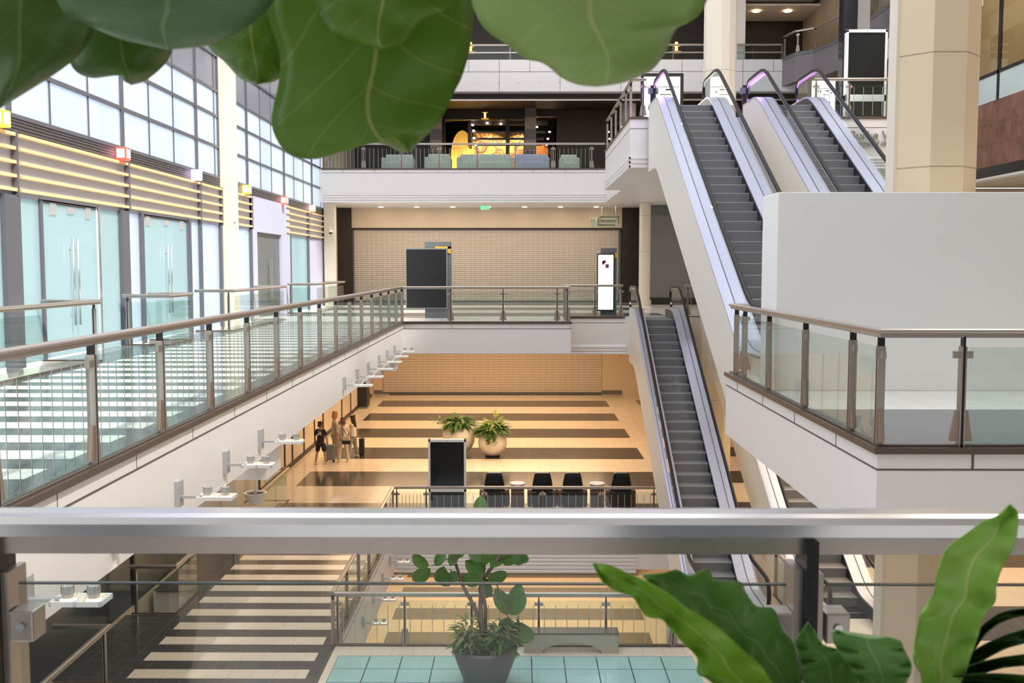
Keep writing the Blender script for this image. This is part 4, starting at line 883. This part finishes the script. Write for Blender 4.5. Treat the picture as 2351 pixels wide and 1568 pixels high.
# bird's nest fern
M_F = leafmat('fern_green', (.15, .36, .014), (.29, .54, .045), (.42, .55, .15), 14, rough=.28, vs=.2, nz=2)
M_FB = leafmat('fern_glossy', (.12, .29, .05), (.21, .42, .12), (.3, .45, .2), 14, rough=.25, vs=.2, nz=2)
M_FL = leafmat('fern_light', (.27, .52, .06), (.42, .68, .16), (.55, .65, .25), 14, rough=.3, vs=.3, nz=2)
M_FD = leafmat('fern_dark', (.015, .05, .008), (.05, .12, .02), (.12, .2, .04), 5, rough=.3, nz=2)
fp = thing('birds_nest_fern', 'bright green fern with wavy strap leaves at the lower right', 'plant', (.52, 1.55, 0))
MB().lathe([(.001, 0), (.2, 0), (.27, .78), (.3, .82), (.26, .82), (.24, .75), (.001, .75)], (.52, 1.55, 0), 28).build('pot', M_DGREY, fp)
FR = [
 (list([(1360, 1294), (1383, 1337), (1418, 1359), (1452, 1371), (1480, 1413), (1517, 1421), (1535, 1440), (1567, 1476), (1600, 1510), (1601, 1545), (1636, 1570), (1760, 1700)]),
  [(1362, 1292), (1400, 1297), (1443, 1316), (1490, 1336), (1541, 1365), (1572, 1392), (1612, 1415), (1650, 1440), (1707, 1492), (1744, 1524), (1775, 1568), (1860, 1700)], 1.22, 1.5, M_F),
 ([(1476, 1325), (1500, 1345), (1530, 1365), (1560, 1395), (1590, 1425), (1615, 1450), (1640, 1470), (1660, 1500), (1680, 1525), (1700, 1550), (1720, 1570), (1750, 1600), (1790, 1640), (1850, 1700)],
  [(1476, 1318), (1522, 1315), (1554, 1307), (1585, 1321), (1622, 1305), (1645, 1333), (1698, 1334), (1712, 1360), (1738, 1392), (1775, 1397), (1796, 1445), (1825, 1480), (1841, 1568), (1890, 1700)], 1.36, 1.56, M_FB),
 ([(1854, 1429), (1838, 1450), (1826, 1472), (1832, 1500), (1838, 1530), (1845, 1568), (1900, 1700)], [(1856, 1429), (1870, 1447), (1888, 1478), (1915, 1487), (1957, 1500), (1970, 1545), (1960, 1700)], 1.42, 1.56, M_FB),
 ([(1960, 1462), (1915, 1445), (1914, 1475), (1935, 1510), (1955, 1540), (1970, 1568), (1985, 1700)], [(2010, 1466), (2062, 1468), (2078, 1495), (2093, 1525), (2090, 1550), (2080, 1570), (2030, 1700)], 1.3, 1.5, M_FB),
 ([(2317, 1157), (2290, 1183), (2255, 1197), (2222, 1222), (2170, 1263), (2148, 1325), (2143, 1361), (2115, 1404), (2107, 1435), (2097, 1488), (2097, 1520), (2115, 1568), (2080, 1700)],
  [(2319, 1157), (2337, 1175), (2338, 1205), (2330, 1252), (2304, 1299), (2289, 1343), (2285, 1383), (2260, 1415), (2246, 1462), (2235, 1491), (2220, 1535), (2206, 1568), (2130, 1700)], 1.4, 1.55, M_FL),
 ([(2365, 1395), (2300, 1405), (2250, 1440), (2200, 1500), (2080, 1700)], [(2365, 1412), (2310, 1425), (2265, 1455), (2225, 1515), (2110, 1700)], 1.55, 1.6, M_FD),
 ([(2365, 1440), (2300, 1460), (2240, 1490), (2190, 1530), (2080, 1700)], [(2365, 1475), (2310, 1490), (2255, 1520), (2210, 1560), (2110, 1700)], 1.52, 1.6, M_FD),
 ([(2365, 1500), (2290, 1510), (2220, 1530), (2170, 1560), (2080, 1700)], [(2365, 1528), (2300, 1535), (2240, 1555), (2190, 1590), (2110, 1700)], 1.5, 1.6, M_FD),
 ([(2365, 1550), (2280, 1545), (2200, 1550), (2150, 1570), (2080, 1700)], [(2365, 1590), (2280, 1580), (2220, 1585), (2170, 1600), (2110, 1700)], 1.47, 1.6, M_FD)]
for k, (lf, rt, d0, d1, m) in enumerate(FR): grid_leaf('leaf', lf, rt, d0, d1, m, fp, fold=-.02, wave=.016 if k < 5 else .004, nw=5, phase=k, rows=44)
# generic small leaf mesh
def small_leaf(name, L, W, m, fiddle=False, curl=.25):
    vs = []; uvs = []; n = 8
    for i in range(n+1):
        t_ = i/n; ww = W*(math.sin(math.pi*min(1, t_*1.0)**.8)**.8 if not fiddle else (math.sin(math.pi*t_**.75)**.6*(.62+.38*t_)))
        if i in (0, n): ww = W*.03
        for u in (-1, -.5, 0, .5, 1): vs.append((u*ww/2, t_*L, -curl*L*t_*t_+.12*ww*abs(u))); uvs.append((.5+u/2, t_))
    fs = [(i*5+j, i*5+j+1, (i+1)*5+j+1, (i+1)*5+j) for i in range(n) for j in range(4)]
    me = bpy.data.meshes.new(name); me.from_pydata(vs, [], fs); ul = me.uv_layers.new(name='UVMap')
    for p in me.polygons:
        p.use_smooth = True
        for li in p.loop_indices: ul.data[li].uv = uvs[me.loops[li].vertex_index]
    me.materials.append(m); return me
def bush(name, c, r, h, n, L, W, m, parent, droop=.4, seed=1, flat=1.0):
    rnd = random.Random(seed); src = small_leaf('tmp', L, W, m, curl=droop); vs0 = [Vector(v.co) for v in src.vertices]; fs0 = [tuple(p.vertices) for p in src.polygons]
    uv0 = [tuple(d.uv) for d in src.uv_layers[0].data]; lv = [l.vertex_index for l in src.loops]
    V = []; F = []; UV = []
    for k in range(n):
        az = rnd.uniform(0, 2*math.pi); rr = r*math.sqrt(rnd.random())*.8; el = rnd.uniform(-.2, 1.2)*(1-rr/r*.5); s = rnd.uniform(.6, 1.15)
        M = Matrix.Translation((c[0]+rr*math.cos(az), c[1]+rr*math.sin(az), c[2]+h*rnd.random()*(1-.6*rr/r))) @ Matrix.Rotation(az-math.pi/2, 4, 'Z') @ Matrix.Rotation(el, 4, 'X') @ Matrix.Rotation(rnd.uniform(-.5, .5), 4, 'Y') @ Matrix.Scale(s, 4)
        o = len(V); V += [tuple(M @ v) for v in vs0]; F += [tuple(i+o for i in f) for f in fs0]; UV += uv0
    me = bpy.data.meshes.new(name); me.from_pydata(V, [], F); ul = me.uv_layers.new(name='UVMap')
    for d, q in zip(ul.data, UV): d.uv = q
    for p in me.polygons: p.use_smooth = True
    me.materials.append(m); o = bpy.data.objects.new(name, me); COL.objects.link(o); o.parent = parent; o.matrix_parent_inverse = PW(parent).inverted(); return o
M_BU = leafmat('bush_green', (.05, .13, .025), (.11, .24, .05), (.2, .3, .12), 5, nz=.5)
M_VAR = leafmat('variegated', (.06, .15, .03), (.42, .48, .16), (.55, .6, .25), 5, nz=2.5)
M_BY = leafmat('yellow_green', (.16, .26, .03), (.30, .42, .05), (.4, .5, .15), 4, nz=.5)
M_SOIL = mat('soil', (.06, .045, .035), .9, noise=.4, nscale=30, bump=.4)
# potted tree
PX, PY = -.58, 17.0
t = thing('potted_tree', 'fiddle leaf tree in a large tapered grey pot on the aqua floor', 'plant', (PX, PY, L1))
MB().lathe([(.001, 0), (.36, 0), (.52, .45), (.58, .66), (.56, .7), (.50, .7), (.48, .62), (.001, .62)], (PX, PY, L1), 32).build('pot', mat('pot_grey', (.12, .125, .13), .55, noise=.08), t, smooth=True)
MB().cyl(PX, PY, L1+.5, L1+.64, .49, 24).build('soil', M_SOIL, t)
M_BK = mat('tree_bark', (.20, .15, .12), .8, noise=.3, nscale=20)
def tp(x, y, d=17.0): return U(x, y, d)
stems = [([(1112, 1480), (1105, 1430), (1103, 1390), (1105, 1350), (1112, 1325), (1135, 1295), (1150, 1270), (1160, 1235)], .035), ([(1112, 1480), (1100, 1420), (1085, 1385), (1065, 1350), (1056, 1325), (1048, 1300), (1040, 1275), (1035, 1230)], .028), ([(1114, 1460), (1115, 1400), (1106, 1340), (1095, 1300), (1082, 1270), (1085, 1200), (1098, 1175)], .026),
         ([(1062, 1345), (1045, 1322), (1034, 1308)], .014), ([(1115, 1330), (1140, 1342), (1150, 1362), (1155, 1390), (1168, 1420), (1180, 1428)], .012), ([(1048, 1322), (1070, 1316), (1095, 1320)], .009), ([(1135, 1295), (1160, 1280), (1185, 1262)], .012), ([(1040, 1278), (1015, 1288), (990, 1300)], .009)]
b = MB()
for P, r_ in stems: b.tube([tp(x, y, 17.0+.1*math.sin(i*1.3+r_*90)) for i, (x, y) in enumerate(P)], [1.35*r_*(1-.45*i/len(P)) for i in range(len(P))], 7)
b.build('trunk', M_BK, t, smooth=True)
M_TL = leafmat('tree_leaf', (.07, .17, .035), (.13, .27, .07), (.26, .38, .14), 5, nz=.6)
lm = small_leaf('leaf', .42, .30, M_TL, fiddle=True, curl=.25)
def addleaf(x, y, ang, tilt, s, m=None, me=lm):
    o = bpy.data.objects.new('leaf', me); COL.objects.link(o); p = tp(x, y, 17.0+random.uniform(-.2, .1))
    M = Matrix.Translation(p) @ Matrix.Rotation(R(ang), 4, 'Y') @ Matrix.Rotation(R(tilt), 4, 'X') @ Matrix.Rotation(R(random.uniform(-30, 30)), 4, 'Z') @ Matrix.Scale(s, 4)
    # leaf +Y axis mapped to image direction ang (0=up, 90=right)
    o.matrix_basis = Matrix.Translation(p) @ Matrix.Rotation(R(ang), 4, 'Y') @ Matrix.Rotation(R(90-tilt), 4, 'X') @ Matrix.Scale(s, 4)
    o.parent = t; o.matrix_parent_inverse = PW(t).inverted(); return o
for x, y, a, ti, s in ((985, 1300, -70, 20, .95), (1000, 1300, 30, 20, .8), (988, 1305, -130, 10, 1.1), (1020, 1300, 200, 10, .95), (1010, 1305, 160, 15, 1.1), (1045, 1310, 200, 20, .9), (1034, 1300, 20, 30, .8), (1108, 1330, -100, 20, 1.1), (1112, 1330, 175, 15, 1.1), (1118, 1328, 90, 20, 1.0), (1106, 1325, -20, 25, 1.2), (1108, 1300, 10, 10, 1.2), (1105, 1290, -40, 20, 1.0), (1125, 1300, 50, 20, 1.0), (1110, 1320, -60, 15, 1.0), (1150, 1290, 80, 20, .9), (1145, 1285, 20, 20, .9), (1178, 1268, 150, 20, .9), (1185, 1265, 100, 30, .8), (1200, 1268, 170, 20, .7),
                   (1172, 1410, -35, 10, 1.2), (1172, 1410, 20, 10, 1.3), (1172, 1412, 40, 20, 1.1), (1170, 1418, -150, 20, .9), (1185, 1425, 90, 75, 1.2), (1182, 1428, 150, 15, 1.5), (1098, 1195, -60, 30, .9), (1100, 1192, 5, 20, 1.0), (1105, 1195, 60, 25, .9), (1090, 1190, -85, 40, .9), (1160, 1240, 30, 20, 1), (1035, 1232, -30, 20, 1), (1040, 1275, 80, 30, .7)):
    addleaf(x, y, a, ti, s)
bush('foliage', (PX+.26, PY-.1, L1+.66), .33, .42, 170, .22, .07, M_BU, t, .5, 3); bush('foliage', (PX+.3, PY+.1, L1+.85), .25, .3, 60, .2, .07, M_VAR, t, .5, 5)
bush('foliage', (PX-.3, PY, L1+.7), .26, .55, 110, .22, .07, M_VAR, t, .5, 6); bush('foliage', (PX-.25, PY-.15, L1+.66), .28, .25, 90, .2, .08, M_BU, t, .5, 8); bush('foliage', (PX, PY+.1, L1+.66), .3, .3, 60, .24, .05, M_BU, t, .5, 9)
# sphere planters
def sphereplanter(x, y, r, lb, mb, seed, m2):
    t = thing('sphere_planter', lb, 'planter', (x, y, L1))
    pr = [(.001, .02)]+[(r*math.sin(a), r-.02*0-r*math.cos(a)) for a in [math.pi*k/18 for k in range(3, 16)]]; pr[0] = (.001, pr[1][1]); rt = pr[-1][0]
    pr += [(rt-.04, pr[-1][1]-.02), (rt-.05, pr[-1][1]-.15), (.001, pr[-1][1]-.15)]
    MB().lathe(pr, (x, y, L1), 32).build('pot', mat('cream_pot', (.70, .64, .54), .35, noise=.04), t, smooth=True)
    MB().cyl(x, y, L1, L1+.05, r*.5, 20).build('foot', M_BLACK, t)
    bush('foliage', (x, y, L1+2*r-.18), r*.95, .4, 150, .42, .12, mb, t, .7, seed); bush('foliage', (x+.05, y, L1+2*r-.05), r*.5, .5, 60, .42, .09, m2, t, .4, seed+1)
    return t
p1 = sphereplanter(-2.35, 38.6, .64, 'larger cream sphere planter with dark foliage behind the lower kiosk', M_BU, 21, M_BU)
p2 = sphereplanter(-1.0, 38.1, .56, 'smaller cream sphere planter with yellow green trailing plant', M_BU, 31, M_BY)
bush('trailing_stem', (-1.0, 37.52, L1+.62), .16, .55, 70, .14, .09, M_BU, p2, .5, 33); bush('trailing_stem', (-3.1, 38.4, L1+1.3), .2, .1, 12, .34, .1, M_BU, p1, .3, 34)
# hanging bowl under the walkway
t = thing('hanging_planter', 'small cream bowl planter hanging below the left walkway bulkhead', 'planter', (-4.02, 14.9, -2.0))
MB().cyl(-4.02, 14.9, -1.85, -1.42, .02, 8).build('pole', M_BOX, t); MB().lathe([(.001, -.2), (.08, -.18), (.15, -.08), (.17, 0), (.15, 0), (.13, -.05), (.001, -.05)], (-4.02, 14.9, -1.82), 20).build('bowl', mat('cream_pot', (.7, .6, .5)), t); MB().cyl(-4.02, 14.9, -1.88, -1.84, .13, 12).build('soil', M_SOIL, t)
# ------------------------------------------------------------------ massage chairs
M_LEA = mat('black_leather', (.014, .015, .019), .32, noise=.1, nscale=10, bump=.15); M_BRL = mat('brown_leather', (.10, .05, .035), .4, noise=.1)
def mchair(x, y):
    t = thing('massage_chair', 'x', 'chair', (x, y, L1), 'black massage chairs behind the lower railing')
    b = MB(); h = [(0, .29), (.5, .31), (.85, .30), (1.1, .25), (1.2, .22)]
    vs = []; 
    for z, wd in h:
        yy = -.02-.12*(z/1.2)
        vs += [(x-wd, y+yy, L1+z), (x+wd, y+yy, L1+z), (x+wd, y+yy+.22, L1+z), (x-wd, y+yy+.22, L1+z)]
    fs = [(0, 1, 2, 3), (16, 17, 18, 19)]
    for i in range(4):
        for k in range(4): fs.append((i*4+k, i*4+(k+1) % 4, i*4+4+(k+1) % 4, i*4+4+k))
    bev(MB().add(vs, fs).build('backrest', M_LEA, t), .04, 3)
    b = MB()
    for k in range(7):
        u = k/6; b.tube([(x-.2, y-.165, L1+1.12-.14*u*0-.03*k), (x, y-.18, L1+1.1-.035*k), (x+.2, y-.165, L1+1.12-.03*k)], .018, 6)
    b.build('headrest_pillow', M_LEA, t)
    bev(MB().box(x-.28, x+.28, y+.15, y+.7, L1+.2, L1+.48).build('seat', M_LEA, t), .04)
    for s in (-1, 1):
        bev(MB().box(x+s*.37-.08, x+s*.37+.08, y-.02, y+.7, L1+.12, L1+.66).build('armrest', M_BRL, t), .06, 3)
        MB().cyl(x+s*.33, y-.02, L1, L1+.12, .06, 12).build('foot', M_STEEL, t)
    bev(MB().box(x-.2, x+.2, y+.72, y+1.05, L1+.1, L1+.4).build('footrest', M_BRL, t), .04)
    return t
c0 = mchair(-.72, 29.4); c0['label'] = 'leftmost of the four black massage chairs behind the railing'
for x, lb in ((.73, 'second black massage chair from the left, right of the first side table'), (1.64, 'third black massage chair from the left, beside the second chair'), (3.1, 'rightmost black massage chair, nearest the escalator')):
    c = dup(c0, (x, 29.4, L1), lb)
def stable(x, y, lb):
    t = thing('side_cabinet', lb, 'table', (x, y, L1), 'brown cabinets between the massage chairs')
    MB().box(x-.2, x+.2, y-.2, y+.2, L1, L1+.78).build('body', M_BRL, t); MB().lathe([(.001, 0), (.24, 0), (.24, .03), (.001, .03)], (x, y, L1+.82), 20).build('top', M_BOX, t); MB().box(x-.12, x+.12, y-.12, y+.12, L1+.78, L1+.82).build('neck', M_BLACK, t)
    return t
stable(-.02, 29.5, 'brown cabinet with round white top between first and second massage chairs'); stable(2.38, 29.5, 'brown cabinet with round white top between third and fourth massage chairs')
t = thing('display_case', 'black display cabinet against the left wall at the far lower hall', 'cabinet', (-8.15, 51.6, L1)); MB().box(-8.36, -7.9, 51.2, 52.2, L1+.12, L1+1.5).build('case', M_BLACK, t); MB().box(-8.36, -7.9, 51.2, 52.2, L1, L1+.1).build('base', M_DGREY, t)
# ------------------------------------------------------------------ people
def skin(name, V, E, Rr, m, parent, sub=1):
    me = bpy.data.meshes.new(name); me.from_pydata([tuple(v) for v in V], E, []); me.materials.append(m)
    o = bpy.data.objects.new(name, me); COL.objects.link(o)
    if parent is not None: o.parent = parent; o.matrix_parent_inverse = PW(parent).inverted()
    s = o.modifiers.new('Skin', 'SKIN'); s.use_smooth_shade = True
    if not me.skin_vertices: return o
    for i, q in enumerate(me.skin_vertices[0].data):
        r_ = Rr[i]; q.radius = (r_, r_) if not isinstance(r_, tuple) else r_; q.use_root = (i == 0)
    u = o.modifiers.new('Sub', 'SUBSURF'); u.levels = sub; u.render_levels = sub+1
    return o
def person(x, y, H, face, label, skinc, hairc, top, bottom, shoe, short=False, sleeve=.5, hair='short', stance=.1, step=0, armL=None, armR=None):
    k = H/1.75; t = thing('person', label, 'person', (x, y, L1), 'people standing by the left wall of the lower hall')
    Rm = Matrix.Translation((x, y, L1)) @ Matrix.Rotation(face, 4, 'Z')
    def P(a, b, c): return Rm @ Vector((a*k, b*k, c*k))   # facing +Y before rotation
    mS = mat('skin%.2f' % skinc[0], skinc, .6, noise=.05)
    hip = [P(-.09, 0, .92), P(.09, 0, .92)]
    kn = [P(-.1-stance*.4, .03+step*.25, .5), P(.1+stance*.4, .03-step*.25, .5)]; an = [P(-.1-stance*.8, -.02+step*.5, .09), P(.1+stance*.8, -.02-step*.5, .09)]
    aL = armL or ((-.24, .0, 1.18), (-.25, .06, .93)); aR = armR or ((.24, .0, 1.18), (.25, .06, .93))
    V = [P(0, 0, .95), P(0, .0, 1.1), P(0, 0, 1.28), P(0, -.01, 1.42), P(0, .0, 1.5), P(0, .03, 1.6), P(0, .03, 1.7)]
    E = [(0, 1), (1, 2), (2, 3), (3, 4), (4, 5), (5, 6)]; Rr = [.13, .11, .14, .10, .05, .088, .08]
    for s in (0, 1):
        b0 = len(V); V += [hip[s], kn[s], an[s]]; E += [(0, b0), (b0, b0+1), (b0+1, b0+2)]; Rr += [.085, .058, .038]
    for s, A in ((-1, aL), (1, aR)):
        b0 = len(V); el = P(*A[0]); wr = P(*A[1]); sh = P(s*.17, 0, 1.4); V += [sh, el, wr]; E += [(3, b0), (b0, b0+1), (b0+1, b0+2)]; Rr += [.055, .04, .027]
        dv = (wr-el).normalized(); pm = wr+dv*.06*k; V.append(pm); E.append((b0+2, b0+3)); Rr.append(.034)
        sd = dv.cross(Vector((0, 0, 1)) if abs(dv.z) < .9 else Vector((0, 1, 0))).normalized()
        for q in range(4):
            f1 = pm+dv*.05*k+sd*(q-1.5)*.02; f2 = f1+dv*(.03-.006*abs(q-1.5))+Vector((0, 0, -.004)); i0 = len(V); V += [f1, f2]; E += [(b0+3, i0), (i0, i0+1)]; Rr += [.009, .008]
        i0 = len(V); V += [wr+dv*.03+sd*.045, wr+dv*.07+sd*.06]; E += [(b0+2, i0), (i0, i0+1)]; Rr += [.011, .009]
    Rr = [r_*k if r_ > .02 else r_ for r_ in Rr]
    skin('body', V, E, Rr, mS, t)
    # face
    hc = P(0, .03, 1.635)
    b = MB(); b.lathe([(.001, -.012), (.012, -.006), (.001, .012)], tuple(P(0, .125, 1.63)), 6); b.build('nose', mS, t)
    b = MB()
    for s in (-1, 1): b.lathe([(.001, -.008), (.01, 0), (.001, .008)], tuple(P(s*.033, .112, 1.66)), 6)
    b.build('eyes', M_INK, t); MB().lathe([(.001, -.006), (.02, 0), (.001, .006)], tuple(P(0, .112, 1.595)), 8).build('mouth', mat('lip', (.4, .15, .12), .5), t)
    for s in (-1, 1): MB().lathe([(.001, -.03), (.014, 0), (.001, .03)], tuple(P(s*.09, .02, 1.64)), 6).build('ear', mS, t)
    # hair
    mh = mat('hair%.2f%.2f' % (hairc[0], hairc[1]), hairc, .55, noise=.3, nscale=40); tp1, tp2 = P(0, -.005, 1.765), P(0, -.01, 1.795)
    if hair == 'short': skin('hair', [P(0, -.005, 1.66), P(0, 0, 1.72), P(0, -.03, 1.6), tp1, tp2], [(0, 1), (0, 2), (1, 3), (3, 4)], [.1*k, .088*k, .08*k, .06*k, .02*k], mh, t)
    elif hair == 'bob': skin('hair', [P(0, -.01, 1.69), P(0, .0, 1.73), P(0, -.035, 1.6), P(0, -.05, 1.48), P(-.06, -.01, 1.55), P(.06, -.01, 1.55), tp1, tp2], [(0, 1), (0, 2), (2, 3), (2, 4), (2, 5), (1, 6), (6, 7)], [.105*k, .092*k, .1*k, .085*k, .05*k, .05*k, .06*k, .02*k], mh, t)
    else: skin('hair', [P(0, -.01, 1.69), P(0, .0, 1.73), P(0, -.045, 1.58), P(0, -.08, 1.42), P(0, -.11, 1.27), tp1, tp2], [(0, 1), (0, 2), (2, 3), (3, 4), (1, 5), (5, 6)], [.105*k, .092*k, .1*k, .1*k, .06*k, .06*k, .02*k], mh, t)
    # top
    sw = .185; V = [P(0, -.0, .86), P(0, 0, 1.0), P(0, 0, 1.12), P(0, 0, 1.28), P(0, -.01, 1.41)]; E = [(0, 1), (1, 2), (2, 3), (3, 4)]; Rr = [.165, .165, .15, .155, .10]
    for s, A in ((-1, aL), (1, aR)):
        sh = P(s*.17, 0, 1.4); el = P(*A[0]); b0 = len(V); V += [sh]; E += [(4, b0)]; Rr += [.07]
        if sleeve:
            V += [sh.lerp(el, min(1, sleeve*2))]; E += [(b0, b0+1)]; Rr += [.062]
            if sleeve > .6: V += [P(*A[1])]; E += [(b0+1, b0+2)]; Rr += [.042]
    tp_ = skin('shirt', V, E, [r_*k for r_ in Rr], top, t)
    # bottom
    V = [P(0, 0, .97)]; E = []; Rr = [.14]
    for s in (0, 1):
        b0 = len(V); f = .0 if short else 1
        V += [hip[s]+Vector((0, 0, -.06)), kn[s]]; E += [(0, b0), (b0, b0+1)]; Rr += [.115, .095 if short else .085]
        if not short: V.append(an[s]+Vector((0, 0, .0))); E.append((b0+1, b0+2)); Rr.append(.075)
    skin('shorts' if short else 'trousers', V, E, [r_*k for r_ in Rr], bottom, t)
    for s in (0, 1):
        a = an[s]; fw = Rm.to_3x3() @ Vector((0, 1, 0)); V = [a+fw*-.03+Vector((0, 0, -.045*k)), a+fw*.06+Vector((0, 0, -.045*k)), a+fw*.14+Vector((0, 0, -.05*k))]
        skin('shoe', V, [(0, 1), (1, 2)], [.042, .042, .034], shoe, t)
    return t, P
def cloth(n, c, no=.08, sc=8): return mat(n, c, .85, noise=no, nscale=sc)
tt, P = person(-7.38, 36.5, 1.60, R(-8), 'boy in black printed t-shirt and black shorts standing at the left wall', (.42, .24, .16), (.03, .018, .012), cloth('black_cotton', (.012, .013, .018)), cloth('black_shorts', (.01, .01, .013)), cloth('cream_shoe', (.6, .5, .38)), short=True, sleeve=.5, step=-.12, stance=.12)
b = MB()
for a, c, w_, h_ in ((-.07, 1.36, .15, .02), (-.02, 1.31, .1, .03), (-.07, 1.24, .15, .05), (.0, 1.28, .06, .04)):
    p0 = P(a, -.165, c); b.box(p0.x, p0.x+w_, p0.y-.012, p0.y, p0.z, p0.z+h_)
b.build('shirt_print', mat('print_white', (.6, .58, .55), .7), tt)
mst = bpy.data.materials.new('striped_shirt'); mst.use_nodes = True; q = NT(mst); q.l.new(q.mix(q.per(q.x, 0, .03, .008), (.50, .44, .38), (.34, .30, .27)), q.n['Principled BSDF'].inputs['Base Color'])
person(-7.02, 37.5, 1.80, R(-60), 'tall blond person in loose pale striped shirt beside the grey suitcase', (.5, .3, .2), (.36, .19, .06), mst, cloth('light_trousers', (.42, .36, .32)), cloth('white_shoe', (.65, .6, .55)), sleeve=.9, hair='bob', armL=((-.2, .06, 1.2), (-.05, .2, 1.15)))
tt, P = person(-6.62, 36.95, 1.66, R(25), 'person with auburn hair in white top carrying a black shoulder bag', (.48, .28, .19), (.14, .05, .022), cloth('white_top', (.68, .6, .54)), cloth('cream_trousers', (.55, .46, .38)), cloth('white_shoe', (.65, .6, .55)), sleeve=.5, hair='bob')
bg_ = thing('shoulder_bag', 'black and cream tote bag hanging from the auburn haired person', 'bag', (-6.42, 36.85, L1+.75))
bev(MB().box(-6.62, -6.3, 36.68, 36.8, L1+.72, L1+.86).build('bag_base', M_BLACK, bg_), .03); bev(MB().box(-6.6, -6.32, 36.69, 36.79, L1+.86, L1+1.02).build('bag_body', cloth('cream_canvas', (.55, .47, .38)), bg_), .02)
MB().tube([(-6.58, 36.72, L1+.86), (-6.6, 36.74, L1+1.15), (-6.66, 36.86, L1+1.38), (-6.52, 36.8, L1+1.2), (-6.36, 36.74, L1+.86)], .014, 6).build('strap', M_BLACK, bg_)
person(-6.38, 37.75, 1.62, R(60), 'person with long dark hair in white tank top and grey jeans', (.42, .22, .14), (.025, .014, .01), cloth('white_tank', (.72, .65, .62)), cloth('grey_jeans', (.26, .27, .25)), cloth('white_shoe', (.65, .6, .55)), sleeve=0, hair='long', stance=.2)
def suitcase(x0, x1, y, h, lb, m):
    t = thing('suitcase', lb, 'suitcase', ((x0+x1)/2, y, L1)); bev(MB().box(x0, x1, y-.13, y+.13, L1+.07, L1+h).build('shell', m, t), .04, 3)
    for x in (x0+.05, x1-.05):
        for yy in (-.09, .09): MB().lathe([(.001, 0), (.03, .01), (.03, .06), (.001, .07)], (x, y+yy, L1), 10).build('wheel', M_BLACK, t)
    MB().tube([(x0+.1, y+.05, L1+h), (x0+.1, y+.05, L1+h+.28), (x1-.1, y+.05, L1+h+.28), (x1-.1, y+.05, L1+h)], .01, 6).build('pull_handle', M_STEEL, t)
    b = MB()
    for k in range(5): b.box(x0+.05+k*(x1-x0-.1)/5, x0+.07+k*(x1-x0-.1)/5, y-.136, y-.13, L1+.12, L1+h-.05)
    b.build('ribs', m, t)
suitcase(-7.32, -6.94, 37.0, .66, 'large blue grey suitcase in front of the blond person', mat('case_grey', (.22, .25, .28), .45)); suitcase(-6.2, -6.0, 38.12, .72, 'slim black suitcase behind the dark haired person', M_BLACK)
# ------------------------------------------------------------------ foreground railing
FRT = thing('foreground_railing', 'brushed metal railing with clear glass crossing the foreground', 'railing', (0, 2.1, 0))
prof = [(-.05, -.055), (-.055, -.02), (-.045, -.004), (-.02, .0), (.02, .0), (.045, -.004), (.055, -.02), (.05, -.055)]
MB().sweep([(o_, z_*.8) for o_, z_ in prof], [(-3.3, 2.12, 1.08), (3.3, 2.12, 1.083)]).build('handrail', M_STEEL, FRT, smooth=False)
MB().sweep([(-.035, -.044), (.035, -.044), (.035, -.085), (-.035, -.085)], [(-3.3, 2.12, 1.08), (3.3, 2.12, 1.083)]).build('under_channel', M_METAL, FRT)
for x in (-2.87, -1.13, .625, 2.36):
    p = MB().box(x-.034, x-.014, 2.08, 2.16, 0, .965).box(x+.014, x+.03, 2.08, 2.16, 0, .955).build('post', M_METAL, FRT)
    MB().box(x-.013, x+.013, 2.06, 2.15, 0, 1.03).build('post_core', M_BLACK, p)
    for s in (-1, 1):
        q = bev(MB().box(x+s*.06-.026, x+s*.06+.026, 2.07, 2.13, .805, .872).build('glass_clamp', M_METAL, p), .004)
        MB().lathe([(.001, 0), (.009, 0), (.009, .004), (.001, .004)], (0, 0, 0), 12).build('bolt', M_STEEL, q)
        c = q.children[-1]; c.data.transform(Matrix.Translation((x+s*.06, 2.068, .84)) @ Matrix.Rotation(R(90), 4, 'X'))
for a, c in ((-2.87, -1.13), (-1.13, .625), (.625, 2.36)):
    g = MB().box(a+.045, c-.045, 2.094, 2.106, .05, .925).build('glass_panel', glass('front_glass', (.91, .94, .94), k=2.2), FRT); MB().box(a+.045, c-.045, 2.094, 2.106, .9252, .9285).build('glass_edge', M_GEDGE, g)
MB().box(-3.3, 3.3, 2.06, 2.14, 0, .03).build('base_shoe', M_NOSE, FRT)
